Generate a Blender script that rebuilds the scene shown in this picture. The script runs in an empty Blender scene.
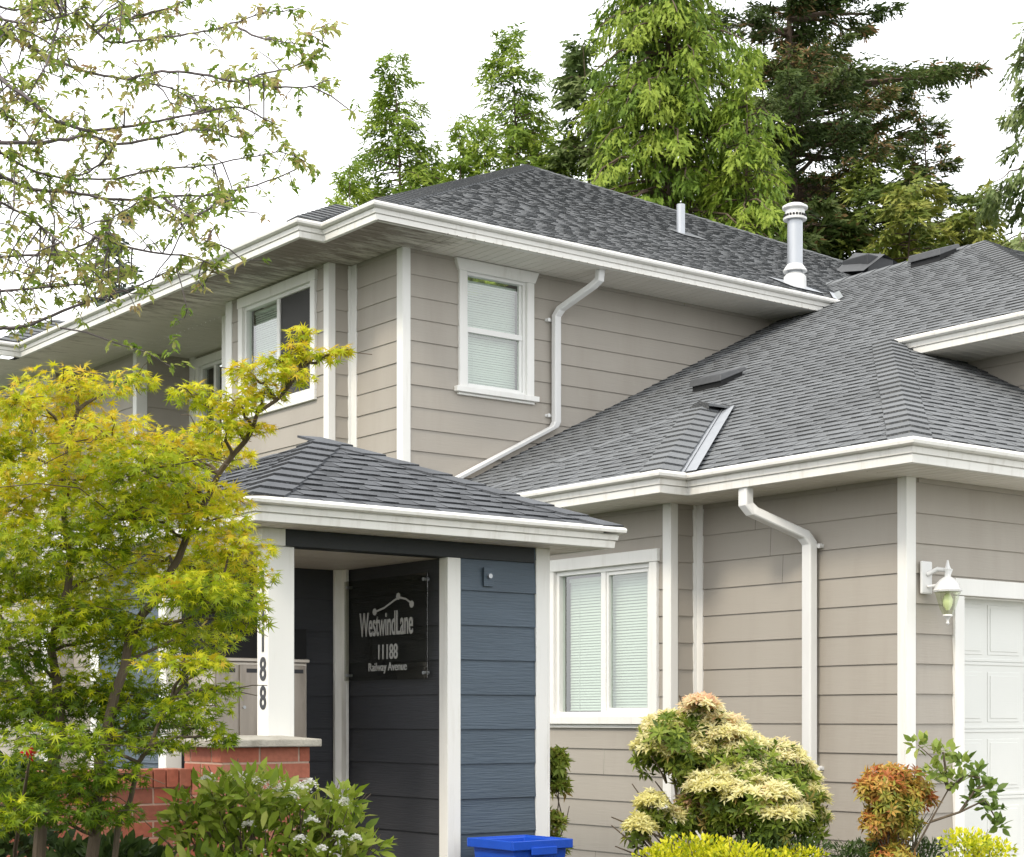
import bpy, math, random
import numpy as np
from mathutils import Vector, Matrix

# ------------------------------------------------------------------ camera, sky, sun, exposure
scene = bpy.context.scene
C = scene.collection
EYE = 1.25
PHI = 0.917147            # heading of the view from the +x (along the front walls) axis
FPX, HOR = 1733.4, 717.7
cam = bpy.data.cameras.new('camera'); cam_o = bpy.data.objects.new('camera', cam); C.objects.link(cam_o)
cam_o.location = (0, 0, EYE); cam_o.rotation_euler = (math.pi/2, 0, PHI - math.pi/2)
cam.sensor_width = 36; cam.lens = 36*FPX/1024; cam.shift_y = (HOR-428.5)/1024
cam.clip_start = .1; cam.clip_end = 3000
scene.camera = cam_o

SUN_EL, SUN_AZ = math.radians(46), math.radians(196)     # azimuth of the sun, counter-clockwise from +x
w = bpy.data.worlds.new('World'); scene.world = w; w.use_nodes = True
nt = w.node_tree; nt.nodes.clear()
wo = nt.nodes.new('ShaderNodeOutputWorld'); bg = nt.nodes.new('ShaderNodeBackground')
sky = nt.nodes.new('ShaderNodeTexSky'); sky.sky_type = 'NISHITA'; sky.sun_disc = False
sky.sun_elevation = SUN_EL; sky.sun_rotation = math.pi/2 - SUN_AZ
sky.air_density = 1.0; sky.dust_density = 3.0; sky.ozone_density = 1.0
# a bright, even cloud cover over the sky
cov = nt.nodes.new('ShaderNodeMixRGB'); tc = nt.nodes.new('ShaderNodeTexCoord')
nz = nt.nodes.new('ShaderNodeTexNoise'); nz.inputs['Scale'].default_value = 2.2; nz.inputs['Detail'].default_value = 5
cr = nt.nodes.new('ShaderNodeValToRGB')
cr.color_ramp.elements[0].position = .3; cr.color_ramp.elements[0].color = (17.0, 17.3, 17.8, 1)
cr.color_ramp.elements[1].position = .7; cr.color_ramp.elements[1].color = (20.5, 20.5, 20.3, 1)
nt.links.new(tc.outputs['Generated'], nz.inputs['Vector']); nt.links.new(nz.outputs['Fac'], cr.inputs['Fac'])
cov.inputs['Fac'].default_value = .88
nt.links.new(sky.outputs['Color'], cov.inputs['Color1']); nt.links.new(cr.outputs['Color'], cov.inputs['Color2'])
nt.links.new(cov.outputs['Color'], bg.inputs['Color']); bg.inputs['Strength'].default_value = .1
nt.links.new(bg.outputs['Background'], wo.inputs['Surface'])

sl = bpy.data.lights.new('sun', 'SUN'); sl.energy = 1.9; sl.angle = math.radians(12); sl.color = (1, .90, .74)
so = bpy.data.objects.new('sun', sl); C.objects.link(so)
sd = Vector((math.cos(SUN_EL)*math.cos(SUN_AZ), math.cos(SUN_EL)*math.sin(SUN_AZ), math.sin(SUN_EL)))
so.rotation_euler = sd.to_track_quat('Z', 'Y').to_euler(); so.location = (-5, -5, 20)
vs = scene.view_settings
vs.view_transform = 'Standard'; vs.look = 'None'; vs.exposure = 0.22; vs.gamma = 1; vs.use_curve_mapping = False
scene.render.resolution_x = 1024; scene.render.resolution_y = 857

# ------------------------------------------------------------------ helpers
FW = np.array([math.cos(PHI), math.sin(PHI), 0]); RT = np.array([math.sin(PHI), -math.cos(PHI), 0])
def at(px, py, d):
    """world point at distance d along the view axis (used while measuring the plants)"""
    return np.array([0, 0, EYE]) + d*(FW + (px-512)/FPX*RT + np.array([0, 0, (HOR-py)/FPX]))

def tag(o, label=None, cat=None, group=None, kind=None):
    if label: o['label'] = label
    if cat: o['category'] = cat
    if group: o['group'] = group
    if kind: o['kind'] = kind
    return o
def empty(name, loc, label, cat, group=None):
    o = bpy.data.objects.new(name, None); C.objects.link(o); o.location = loc; o.empty_display_size = .2
    return tag(o, label, cat, group)
def wloc(o):
    v = Vector((0, 0, 0))
    while o is not None:
        v += o.location; o = o.parent
    return v
def link(name, me, mat, parent=None):
    o = bpy.data.objects.new(name, me); C.objects.link(o)
    if mat: me.materials.append(mat)
    if parent is not None:
        o.parent = parent
        top = parent
        while top.parent: top = top.parent
        if parent is top: o.matrix_parent_inverse = Matrix.Translation(-top.location)
    return o

class MB:
    def __init__(s): s.v = []; s.f = []; s.a = []; s.sm = []
    def add(s, vs_, fs, rnd=None, smooth=False):
        b = len(s.v); s.v += [tuple(map(float, p)) for p in vs_]
        for f in fs:
            s.f.append([b+i for i in f]); s.a.append(random.random() if rnd is None else rnd); s.sm.append(smooth)
    def box(s, x0, x1, y0, y1, z0, z1, rnd=None):
        x0, x1 = min(x0, x1), max(x0, x1); y0, y1 = min(y0, y1), max(y0, y1); z0, z1 = min(z0, z1), max(z0, z1)
        s.add([(x0,y0,z0),(x1,y0,z0),(x1,y1,z0),(x0,y1,z0),(x0,y0,z1),(x1,y0,z1),(x1,y1,z1),(x0,y1,z1)],
              [(3,2,1,0),(4,5,6,7),(0,1,5,4),(1,2,6,5),(2,3,7,6),(3,0,4,7)], rnd if rnd is not None else random.random())
    def tube(s, pts, rad, n=8, caps=True, rnd=None, squash=None):
        pts = [Vector(p) for p in pts]
        if not hasattr(rad, '__len__'): rad = [rad]*len(pts)
        rings = []; up = None
        for i, p in enumerate(pts):
            d = (pts[min(i+1, len(pts)-1)]-pts[max(i-1, 0)]).normalized()
            if up is None:
                up = Vector((0, 0, 1)) if abs(d.z) < .9 else Vector((1, 0, 0))
            sdv = d.cross(up).normalized(); up = sdv.cross(d).normalized()
            rings.append([p+rad[i]*(math.cos(2*math.pi*k/n)*sdv+math.sin(2*math.pi*k/n)*up) for k in range(n)])
        vs_ = [q for r in rings for q in r]; fs = []
        for i in range(len(pts)-1):
            for k in range(n):
                a, b = i*n+k, i*n+(k+1) % n
                fs.append((a, b, b+n, a+n))
        if caps: fs += [tuple(range(n))[::-1], tuple((len(pts)-1)*n+k for k in range(n))]
        s.add(vs_, fs, rnd, True)
    def rtube(s, pts, wv, hx, hy):
        """rectangular pipe; wv = the sideways direction, hx half width sideways, hy half depth"""
        pts = [Vector(p) for p in pts]; wv = Vector(wv).normalized(); vs_ = []
        for i, p in enumerate(pts):
            d0 = (p-pts[i-1]).normalized() if i else (pts[1]-p).normalized()
            d1 = (pts[i+1]-p).normalized() if i < len(pts)-1 else d0
            t = (d0+d1).normalized(); n = t.cross(wv).normalized()
            k = 1/max(.5, t.dot(d1))
            b = .25
            for (a, c) in ((-1+b,-1),(1-b,-1),(1,-1+b),(1,1-b),(1-b,1),(-1+b,1),(-1,1-b),(-1,-1+b)):
                vs_.append(p+wv*hx*a+n*hy*c*k)
        fs = []
        for i in range(len(pts)-1):
            for k in range(8):
                a, b2 = i*8+k, i*8+(k+1) % 8
                fs.append((a, b2, b2+8, a+8))
        fs += [tuple(range(8))[::-1], tuple((len(pts)-1)*8+k for k in range(8))]
        s.add(vs_, fs)
    def lathe(s, c, prof, n=20):
        vs_ = [(c[0]+r*math.cos(2*math.pi*k/n), c[1]+r*math.sin(2*math.pi*k/n), c[2]+z) for r, z in prof for k in range(n)]
        fs = []
        for i in range(len(prof)-1):
            for k in range(n):
                a, b = i*n+k, i*n+(k+1) % n
                fs.append((a, b, b+n, a+n))
        fs += [tuple(range(n))[::-1], tuple((len(prof)-1)*n+k for k in range(n))]
        s.add(vs_, fs, None, True)
    def sweep(s, path, prof, closed_prof=True):
        """path: plan points; prof: (outward, z); outward = left of travel"""
        P = [Vector((p[0], p[1])) for p in path]; n = len(prof); vs_ = []
        for i, p in enumerate(P):
            d0 = (p-P[i-1]).normalized() if i else (P[1]-p).normalized()
            d1 = (P[i+1]-p).normalized() if i < len(P)-1 else d0
            n0 = Vector((-d0.y, d0.x)); n1 = Vector((-d1.y, d1.x)); m = (n0+n1).normalized()
            k = 1/max(.3, m.dot(n1))
            for o, z in prof: vs_.append((p.x+m.x*o*k, p.y+m.y*o*k, z))
        fs = []
        for i in range(len(P)-1):
            for k in range(n if closed_prof else n-1):
                a, b = i*n+k, i*n+(k+1) % n
                fs.append((a, b, b+n, a+n))
        fs += [tuple(range(n))[::-1], tuple((len(P)-1)*n+k for k in range(n))]
        s.add(vs_, fs)
    def build(s, name, mat, parent=None, bevel=0):
        me = bpy.data.meshes.new(name); me.from_pydata(s.v, [], s.f); me.update()
        at_ = me.attributes.new('rnd', 'FLOAT', 'FACE'); at_.data.foreach_set('value', np.array(s.a, dtype=np.float32))
        me.polygons.foreach_set('use_smooth', np.array(s.sm, dtype=bool))
        o = link(name, me, mat, parent)
        if any(s.sm):
            try: me.set_sharp_from_angle(angle=math.radians(40))
            except Exception: pass
        if bevel:
            b = o.modifiers.new('bevel', 'BEVEL'); b.width = bevel; b.segments = 2; b.limit_method = 'ANGLE'
        return o

class Frame:
    """wall frame: s along the wall, o outward, z up"""
    def __init__(s, kind, c): s.k = kind; s.c = c
    def W(s, a, o, z): return (a, s.c-o, z) if s.k == 'A' else (s.c-o, a, z)
    def quad(s, mb, s0, s1, o, z0, z1):
        q = [s.W(s0, o, z0), s.W(s1, o, z0), s.W(s1, o, z1), s.W(s0, o, z1)]
        mb.add(q if s.k == 'A' else q[::-1], [(0, 1, 2, 3)])
    def box(s, mb, s0, s1, o0, o1, z0, z1, rnd=None):
        p, q = s.W(s0, o0, z0), s.W(s1, o1, z1); mb.box(p[0], q[0], p[1], q[1], z0, z1, rnd)

# ------------------------------------------------------------------ materials
def new_mat(name):
    m = bpy.data.materials.new(name); m.use_nodes = True; return m, m.node_tree, m.node_tree.nodes['Principled BSDF']
def N(t, kind, **kw):
    n = t.nodes.new(kind)
    for k, v in kw.items(): setattr(n, k, v)
    return n
def paint(name, col, rough=.5, var=.06, scale=(3, 3, 3), bump=.15, bscale=(60, 60, 60), rndvar=0.0, dirt=None, metal=0, spec=.35, det=5):
    """painted / natural surface: base colour with slow and fine variation and a little relief"""
    m, t, b = new_mat(name)
    geo = N(t, 'ShaderNodeNewGeometry')
    mp = N(t, 'ShaderNodeVectorMath', operation='MULTIPLY'); mp.inputs[1].default_value = scale
    t.links.new(geo.outputs['Position'], mp.inputs[0])
    nz = N(t, 'ShaderNodeTexNoise'); nz.inputs['Scale'].default_value = 1; nz.inputs['Detail'].default_value = det
    t.links.new(mp.outputs[0], nz.inputs['Vector'])
    mr = N(t, 'ShaderNodeMapRange'); mr.inputs['From Min'].default_value = .25; mr.inputs['From Max'].default_value = .75
    mr.inputs['To Min'].default_value = 1-var; mr.inputs['To Max'].default_value = 1+var
    t.links.new(nz.outputs['Fac'], mr.inputs['Value'])
    last = mr.outputs[0]
    if rndvar:
        a = N(t, 'ShaderNodeAttribute', attribute_name='rnd')
        m2 = N(t, 'ShaderNodeMapRange'); m2.inputs['To Min'].default_value = 1-rndvar; m2.inputs['To Max'].default_value = 1+rndvar
        t.links.new(a.outputs['Fac'], m2.inputs['Value'])
        mm = N(t, 'ShaderNodeMath', operation='MULTIPLY'); t.links.new(last, mm.inputs[0]); t.links.new(m2.outputs[0], mm.inputs[1]); last = mm.outputs[0]
        if 'shingle' in name:      # cut edges: dark asphalt, with the gap shadow lines put into the colour
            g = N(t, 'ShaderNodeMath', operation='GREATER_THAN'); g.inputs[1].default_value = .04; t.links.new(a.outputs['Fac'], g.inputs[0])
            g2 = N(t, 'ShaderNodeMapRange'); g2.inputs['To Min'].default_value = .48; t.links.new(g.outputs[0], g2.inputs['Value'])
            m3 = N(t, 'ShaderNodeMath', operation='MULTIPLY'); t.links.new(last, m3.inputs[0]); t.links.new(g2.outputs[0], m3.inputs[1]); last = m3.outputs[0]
    sc = N(t, 'ShaderNodeVectorMath', operation='SCALE'); sc.inputs[0].default_value = col; t.links.new(last, sc.inputs['Scale'])
    out = sc.outputs[0]
    if dirt:
        dcol, dscale, lo, hi, amt = dirt
        mp2 = N(t, 'ShaderNodeVectorMath', operation='MULTIPLY'); mp2.inputs[1].default_value = dscale
        t.links.new(geo.outputs['Position'], mp2.inputs[0])
        n2 = N(t, 'ShaderNodeTexNoise'); n2.inputs['Scale'].default_value = 1; n2.inputs['Detail'].default_value = 7; n2.inputs['Roughness'].default_value = .65
        t.links.new(mp2.outputs[0], n2.inputs['Vector'])
        r2 = N(t, 'ShaderNodeMapRange'); r2.inputs['From Min'].default_value = lo; r2.inputs['From Max'].default_value = hi; r2.inputs['To Max'].default_value = amt
        t.links.new(n2.outputs['Fac'], r2.inputs['Value'])
        mx = N(t, 'ShaderNodeMixRGB'); mx.inputs['Color2'].default_value = (*dcol, 1)
        t.links.new(r2.outputs[0], mx.inputs['Fac']); t.links.new(out, mx.inputs['Color1']); out = mx.outputs[0]
    t.links.new(out, b.inputs['Base Color'])
    b.inputs['Roughness'].default_value = rough; b.inputs['Metallic'].default_value = metal
    b.inputs['Specular IOR Level'].default_value = spec
    if bump:
        mp3 = N(t, 'ShaderNodeVectorMath', operation='MULTIPLY'); mp3.inputs[1].default_value = bscale
        t.links.new(geo.outputs['Position'], mp3.inputs[0])
        n3 = N(t, 'ShaderNodeTexNoise'); n3.inputs['Scale'].default_value = 1; n3.inputs['Detail'].default_value = 4
        t.links.new(mp3.outputs[0], n3.inputs['Vector'])
        bp = N(t, 'ShaderNodeBump'); bp.inputs['Strength'].default_value = bump; bp.inputs['Distance'].default_value = .01
        t.links.new(n3.outputs['Fac'], bp.inputs['Height']); t.links.new(bp.outputs[0], b.inputs['Normal'])
    return m

M = {}
M['greige'] = paint('greige siding', (.378, .347, .304), .6, .05, (1.2, 1.2, .5), .12, (6, 6, 90), .025, dirt=((.27, .235, .19), (3.5, 3.5, .5), .50, .85, .42))
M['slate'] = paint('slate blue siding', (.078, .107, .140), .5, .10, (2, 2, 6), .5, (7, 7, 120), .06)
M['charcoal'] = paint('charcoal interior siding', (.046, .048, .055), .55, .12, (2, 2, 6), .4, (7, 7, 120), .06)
M['beam'] = paint('near black beam paint', (.016, .020, .021), .5, .1)
M['white'] = paint('white trim paint', (.81, .805, .775), .45, .04, (4, 4, 1), .10, (30, 30, 5), 0, dirt=((.42, .38, .31), (14, 14, 1.4), .55, .82, .35))
M['gutter'] = paint('white aluminium gutter', (.80, .79, .755), .35, .03, (2, 2, 8), .06, (9, 9, 9), 0, dirt=((.36, .32, .25), (16, 16, 1.6), .52, .80, .38))
M['vinyl'] = paint('white vinyl', (.82, .82, .80), .35, .02)
M['soffit'] = paint('soffit panel', (.74, .71, .65), .5, .05, (1, 1, 1), .05, (30, 30, 30), .03)
M['porch_ceiling'] = paint('porch ceiling paint', (.55, .51, .46), .5, .08, (1, 6, 1), .05)
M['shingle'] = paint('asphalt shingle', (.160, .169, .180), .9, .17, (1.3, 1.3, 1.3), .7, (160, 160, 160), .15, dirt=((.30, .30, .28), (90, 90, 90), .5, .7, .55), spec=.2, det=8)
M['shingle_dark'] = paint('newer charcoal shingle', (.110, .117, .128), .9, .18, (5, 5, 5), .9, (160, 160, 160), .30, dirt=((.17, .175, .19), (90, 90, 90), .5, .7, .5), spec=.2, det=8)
M['under'] = paint('roofing felt', (.02, .02, .022), .9, .1)
M['galv'] = paint('galvanised metal', (.44, .46, .49), .38, .08, (6, 6, 2), .02, metal=.6)
M['whitemetal'] = paint('white painted metal', (.74, .74, .73), .35, .04, (9, 9, 3), 0, dirt=((.40, .38, .34), (12, 12, 3), .6, .85, .4))
M['ventplastic'] = paint('dark vent plastic', (.032, .034, .038), .6, .15, (20, 20, 20))
M['ventcap'] = paint('lighter grey vent cap', (.085, .088, .094), .6, .15, (20, 20, 20))  # lighter grey than the black vent base
M['black'] = paint('black plastic', (.012, .012, .013), .5, .1)
M['concrete'] = paint('cast concrete', (.40, .38, .33), .85, .12, (6, 6, 6), .5, (60, 60, 60), 0, dirt=((.16, .15, .12), (9, 9, 9), .52, .75, .6))
M['bronze'] = paint('brushed mailbox metal', (.36, .32, .28), .40, .10, (20, 20, 2), .05, (120, 120, 3), metal=.75, dirt=((.20, .17, .14), (14, 14, 3), .5, .75, .6))
M['bronzeframe'] = paint('mailbox frame metal', (.55, .50, .44), .38, .08, (10, 10, 4), .05, metal=.6)
M['binblue'] = paint('blue plastic', (.012, .085, .56), .38, .06, (8, 8, 8), .08, (90, 90, 90))
M['letter'] = paint('pale grey lettering', (.42, .42, .41), .5, .03)
M['number'] = paint('black number', (.03, .03, .035), .35, .05)
M['bark'] = paint('maple bark', (.115, .088, .062), .85, .25, (30, 30, 8), .8, (80, 80, 20))
M['twig'] = paint('grey violet twig bark', (.12, .10, .105), .8, .2, (30, 30, 30), .4)
M['conbark'] = paint('conifer bark', (.12, .085, .065), .9, .3, (6, 6, 1.5), .8, (14, 14, 4))
M['grass'] = paint('lawn', (.05, .065, .03), .9, .3, (2, 2, 2), .8, (60, 60, 60))
M['mulch'] = paint('bark mulch', (.055, .035, .022), .95, .35, (12, 12, 12), 1, (60, 60, 60))
M['drive'] = paint('concrete paving', (.34, .33, .31), .85, .1, (1, 1, 1), .3, (60, 60, 60))
M['door'] = paint('garage door enamel', (.72, .73, .70), .4, .03, (1, 1, 1), .05, (8, 8, 90))
M['screen'] = paint('insect screen', (.045, .043, .042), .6, .12, (2, 2, 2), .2, (300, 300, 300))
M['room'] = paint('dim room', (.05, .055, .05), .9, .1)
M['blind'] = paint('venetian blind', (.56, .62, .56), .5, .04, (2, 2, 2), 0)

def soffit_stained():
    m = paint('weathered soffit panel', (.74, .71, .65), .5, .05, (1, 1, 1), .05, (30, 30, 30), .03)
    t = m.node_tree; b = t.nodes['Principled BSDF']; src = b.inputs['Base Color'].links[0].from_socket
    geo = N(t, 'ShaderNodeNewGeometry'); sp = N(t, 'ShaderNodeSeparateXYZ'); t.links.new(geo.outputs['Position'], sp.inputs[0])
    mp = N(t, 'ShaderNodeVectorMath', operation='MULTIPLY'); mp.inputs[1].default_value = (2.6, 13, 1)
    t.links.new(geo.outputs['Position'], mp.inputs[0])
    nz = N(t, 'ShaderNodeTexNoise'); nz.inputs['Scale'].default_value = 1; nz.inputs['Detail'].default_value = 9; nz.inputs['Roughness'].default_value = .7
    t.links.new(mp.outputs[0], nz.inputs['Vector'])
    # mildew grows along the outer edge and the corner, as far as y = 16
    def rng(sock, a, b_, c, d):
        r = N(t, 'ShaderNodeMapRange'); r.inputs['From Min'].default_value = a; r.inputs['From Max'].default_value = b_
        r.inputs['To Min'].default_value = c; r.inputs['To Max'].default_value = d; t.links.new(sock, r.inputs['Value']); return r.outputs[0]
    ry = rng(sp.outputs['Y'], 14.0, 17.6, .20, -.10)
    rx = rng(sp.outputs['X'], 7.9, 9.6, .13, -.32)
    a1 = N(t, 'ShaderNodeMath', operation='ADD'); t.links.new(ry, a1.inputs[0]); t.links.new(rx, a1.inputs[1])
    a2 = N(t, 'ShaderNodeMath', operation='ADD'); t.links.new(a1.outputs[0], a2.inputs[0]); t.links.new(nz.outputs['Fac'], a2.inputs[1])
    f = rng(a2.outputs[0], .51, .74, 0, .85)
    mx = N(t, 'ShaderNodeMixRGB'); mx.inputs['Color2'].default_value = (.13, .10, .07, 1)
    t.links.new(f, mx.inputs['Fac']); t.links.new(src, mx.inputs['Color1']); t.links.new(mx.outputs[0], b.inputs['Base Color'])
    return m
M['soffit_old'] = soffit_stained()

def brick_mat():
    m, t, b = new_mat('red brick')
    a = N(t, 'ShaderNodeAttribute', attribute_name='rnd')
    r = N(t, 'ShaderNodeValToRGB'); e = r.color_ramp.elements
    e[0].color = (.24, .085, .055, 1); e[1].color = (.40, .17, .115, 1); e[1].position = 1
    x = e.new(.5); x.color = (.37, .11, .065, 1)
    t.links.new(a.outputs['Fac'], r.inputs['Fac'])
    geo = N(t, 'ShaderNodeNewGeometry'); nz = N(t, 'ShaderNodeTexNoise'); nz.inputs['Scale'].default_value = 35; nz.inputs['Detail'].default_value = 6
    t.links.new(geo.outputs['Position'], nz.inputs['Vector'])
    mr = N(t, 'ShaderNodeMapRange'); mr.inputs['To Min'].default_value = .7; mr.inputs['To Max'].default_value = 1.3; t.links.new(nz.outputs['Fac'], mr.inputs['Value'])
    sc = N(t, 'ShaderNodeVectorMath', operation='SCALE'); t.links.new(r.outputs[0], sc.inputs[0]); t.links.new(mr.outputs[0], sc.inputs['Scale'])
    t.links.new(sc.outputs[0], b.inputs['Base Color']); b.inputs['Roughness'].default_value = .85
    bp = N(t, 'ShaderNodeBump'); bp.inputs['Strength'].default_value = .5; bp.inputs['Distance'].default_value = .005
    t.links.new(nz.outputs['Fac'], bp.inputs['Height']); t.links.new(bp.outputs[0], b.inputs['Normal'])
    return m
M['brick'] = brick_mat(); M['mortar'] = paint('mortar', (.46, .33, .26), .9, .1, (20, 20, 20), .4)

def glass_mat(name, tint=(.80, .90, .84), refl=.05):
    m, t, b = new_mat(name); t.nodes.remove(b); out = t.nodes['Material Output']
    tr = N(t, 'ShaderNodeBsdfTransparent'); tr.inputs['Color'].default_value = (*tint, 1)
    gl = N(t, 'ShaderNodeBsdfGlossy'); gl.inputs['Roughness'].default_value = .02
    geo = N(t, 'ShaderNodeNewGeometry'); nz = N(t, 'ShaderNodeTexNoise'); nz.inputs['Scale'].default_value = 1.7
    t.links.new(geo.outputs['Position'], nz.inputs['Vector'])
    bp = N(t, 'ShaderNodeBump'); bp.inputs['Strength'].default_value = .04; bp.inputs['Distance'].default_value = .02
    t.links.new(nz.outputs['Fac'], bp.inputs['Height']); t.links.new(bp.outputs[0], gl.inputs['Normal'])
    fr = N(t, 'ShaderNodeFresnel'); fr.inputs['IOR'].default_value = 1.5
    ad = N(t, 'ShaderNodeMath', operation='MULTIPLY_ADD'); ad.inputs[1].default_value = 1.7; ad.inputs[2].default_value = refl; ad.use_clamp = True
    t.links.new(fr.outputs[0], ad.inputs[0])
    inv = N(t, 'ShaderNodeMath', operation='SUBTRACT'); inv.inputs[0].default_value = 1; t.links.new(geo.outputs['Backfacing'], inv.inputs[1])
    ml = N(t, 'ShaderNodeMath', operation='MULTIPLY'); t.links.new(ad.outputs[0], ml.inputs[0]); t.links.new(inv.outputs[0], ml.inputs[1]); ad = ml
    mx = N(t, 'ShaderNodeMixShader'); t.links.new(ad.outputs[0], mx.inputs['Fac']); t.links.new(tr.outputs[0], mx.inputs[1]); t.links.new(gl.outputs[0], mx.inputs[2])
    t.links.new(mx.outputs[0], out.inputs['Surface'])
    return m
M['glass'] = glass_mat('window glass', (.84, .90, .86), .13)
M['signglass'] = glass_mat('smoked acrylic', (.82, .82, .78), .0)
M['lampglass'] = glass_mat('ribbed lamp glass', (.90, .94, .80), .14)
def frosted():
    m, t, b = new_mat('frosted bulb'); b.inputs['Base Color'].default_value = (.85, .9, .6, 1); b.inputs['Roughness'].default_value = .3
    return m
M['bulb'] = frosted()

def leafmat(name, cols, transl=.35, rough=.5, noise=.25):
    m, t, b = new_mat(name); out = t.nodes['Material Output']
    a = N(t, 'ShaderNodeAttribute', attribute_name='rnd')
    r = N(t, 'ShaderNodeValToRGB'); e = r.color_ramp.elements
    e[0].color = (*cols[0], 1); e[0].position = 0; e[1].color = (*cols[-1], 1); e[1].position = 1
    for i, c in enumerate(cols[1:-1], 1):
        x = e.new(i/(len(cols)-1)); x.color = (*c, 1)
    t.links.new(a.outputs['Fac'], r.inputs['Fac'])
    geo = N(t, 'ShaderNodeNewGeometry'); nz = N(t, 'ShaderNodeTexNoise'); nz.inputs['Scale'].default_value = 40
    t.links.new(geo.outputs['Position'], nz.inputs['Vector'])
    mr = N(t, 'ShaderNodeMapRange'); mr.inputs['To Min'].default_value = 1-noise; mr.inputs['To Max'].default_value = 1+noise; t.links.new(nz.outputs['Fac'], mr.inputs['Value'])
    sc = N(t, 'ShaderNodeVectorMath', operation='SCALE'); t.links.new(r.outputs[0], sc.inputs[0]); t.links.new(mr.outputs[0], sc.inputs['Scale'])
    t.links.new(sc.outputs[0], b.inputs['Base Color']); b.inputs['Roughness'].default_value = rough; b.inputs['Specular IOR Level'].default_value = .3
    tl = N(t, 'ShaderNodeBsdfTranslucent'); t.links.new(sc.outputs[0], tl.inputs['Color'])
    mx = N(t, 'ShaderNodeMixShader'); mx.inputs['Fac'].default_value = transl
    t.links.new(b.outputs[0], mx.inputs[1]); t.links.new(tl.outputs[0], mx.inputs[2]); t.links.new(mx.outputs[0], out.inputs['Surface'])
    return m

# ------------------------------------------------------------------ foliage batches
def ortho(d, n):
    X = d/np.maximum(np.linalg.norm(d, axis=1, keepdims=True), 1e-6)
    Z = n-(n*X).sum(1, keepdims=True)*X; Z = Z/np.maximum(np.linalg.norm(Z, axis=1, keepdims=True), 1e-6)
    return X, np.cross(Z, X), Z
def leaves(name, mat, tv, tf, pos, d, n, scale, rnd, parent=None, width=None):
    tv = np.array(tv, float); Nn = len(pos); X, Y, Z = ortho(np.array(d, float), np.array(n, float))
    scale = np.array(scale, float).reshape(-1, 1, 1)*np.ones((Nn, 1, 1))
    wd = np.ones((Nn, 1, 1)) if width is None else np.array(width).reshape(-1, 1, 1)
    V = np.array(pos)[:, None, :]+scale*(tv[None, :, 0:1]*X[:, None, :]+wd*tv[None, :, 1:2]*Y[:, None, :]+tv[None, :, 2:3]*Z[:, None, :])
    nv = len(tv); V = V.reshape(-1, 3)
    lens = np.array([len(f) for f in tf]); flat = np.concatenate([np.array(f) for f in tf])
    loops = (flat[None, :]+(np.arange(Nn)*nv)[:, None]).ravel(); sizes = np.tile(lens, Nn)
    starts = np.concatenate([[0], np.cumsum(sizes)[:-1]])
    me = bpy.data.meshes.new(name); me.vertices.add(len(V)); me.vertices.foreach_set('co', V.ravel().astype(np.float32))
    me.loops.add(len(loops)); me.loops.foreach_set('vertex_index', loops.astype(np.int32))
    me.polygons.add(len(sizes)); me.polygons.foreach_set('loop_start', starts.astype(np.int32))
    try: me.polygons.foreach_set('loop_total', sizes.astype(np.int32))
    except Exception: pass
    a = me.attributes.new('rnd', 'FLOAT', 'FACE'); a.data.foreach_set('value', np.repeat(np.clip(rnd, 0, 1), len(tf)).astype(np.float32))
    me.update(calc_edges=True); me.validate()
    return link(name, me, mat, parent)

def star_leaf(lobes=7, inner=.30, spread=2.5, droop=.15):
    v = [(0, 0, 0)]; n = lobes*2+1
    for i in range(n):
        ang = -spread+2*spread*i/(n-1)
        lobe = i % 2 == 1
        k = 1-.42*abs(ang)/spread
        r = (1.0 if lobe else inner)*k
        v.append((.1+r*math.cos(ang)*.9, r*math.sin(ang), -droop*r*r))
    return v, [(0, i, i+1) for i in range(1, n)]
def oval_leaf(w=.32, fold=.08, droop=.12):
    v = [(0,0,0), (.3,w*.85,fold), (.62,w*.8,fold-.3*droop), (1,0,-droop), (.62,-w*.8,fold-.3*droop), (.3,-w*.85,fold), (.5,0,-.02)]
    return v, [(0,6,1), (1,6,2), (2,6,3), (3,6,4), (4,6,5), (5,6,0)]
def lance_leaf(w=.16, droop=.2):
    return [(0,0,0), (.45,w,.03), (1,0,-droop), (.45,-w,.03)], [(0,3,2,1)]
def spray_leaf():
    """flat frond with ragged teeth"""
    v = [(0,0,0)]; top = []; bot = []
    for i, (x, y) in enumerate([(.12,.10),(.22,.30),(.32,.12),(.45,.34),(.55,.12),(.68,.26),(.78,.08)]):
        top.append((x, y, -.10*x)); bot.append((x, -y, -.10*x))
    v += top+[(1,0,-.15)]+bot[::-1]
    n = len(v); sp = n; v.append((.5, 0, -.02))
    return v, [(sp, i, (i+1) % n) for i in range(n)]

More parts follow.
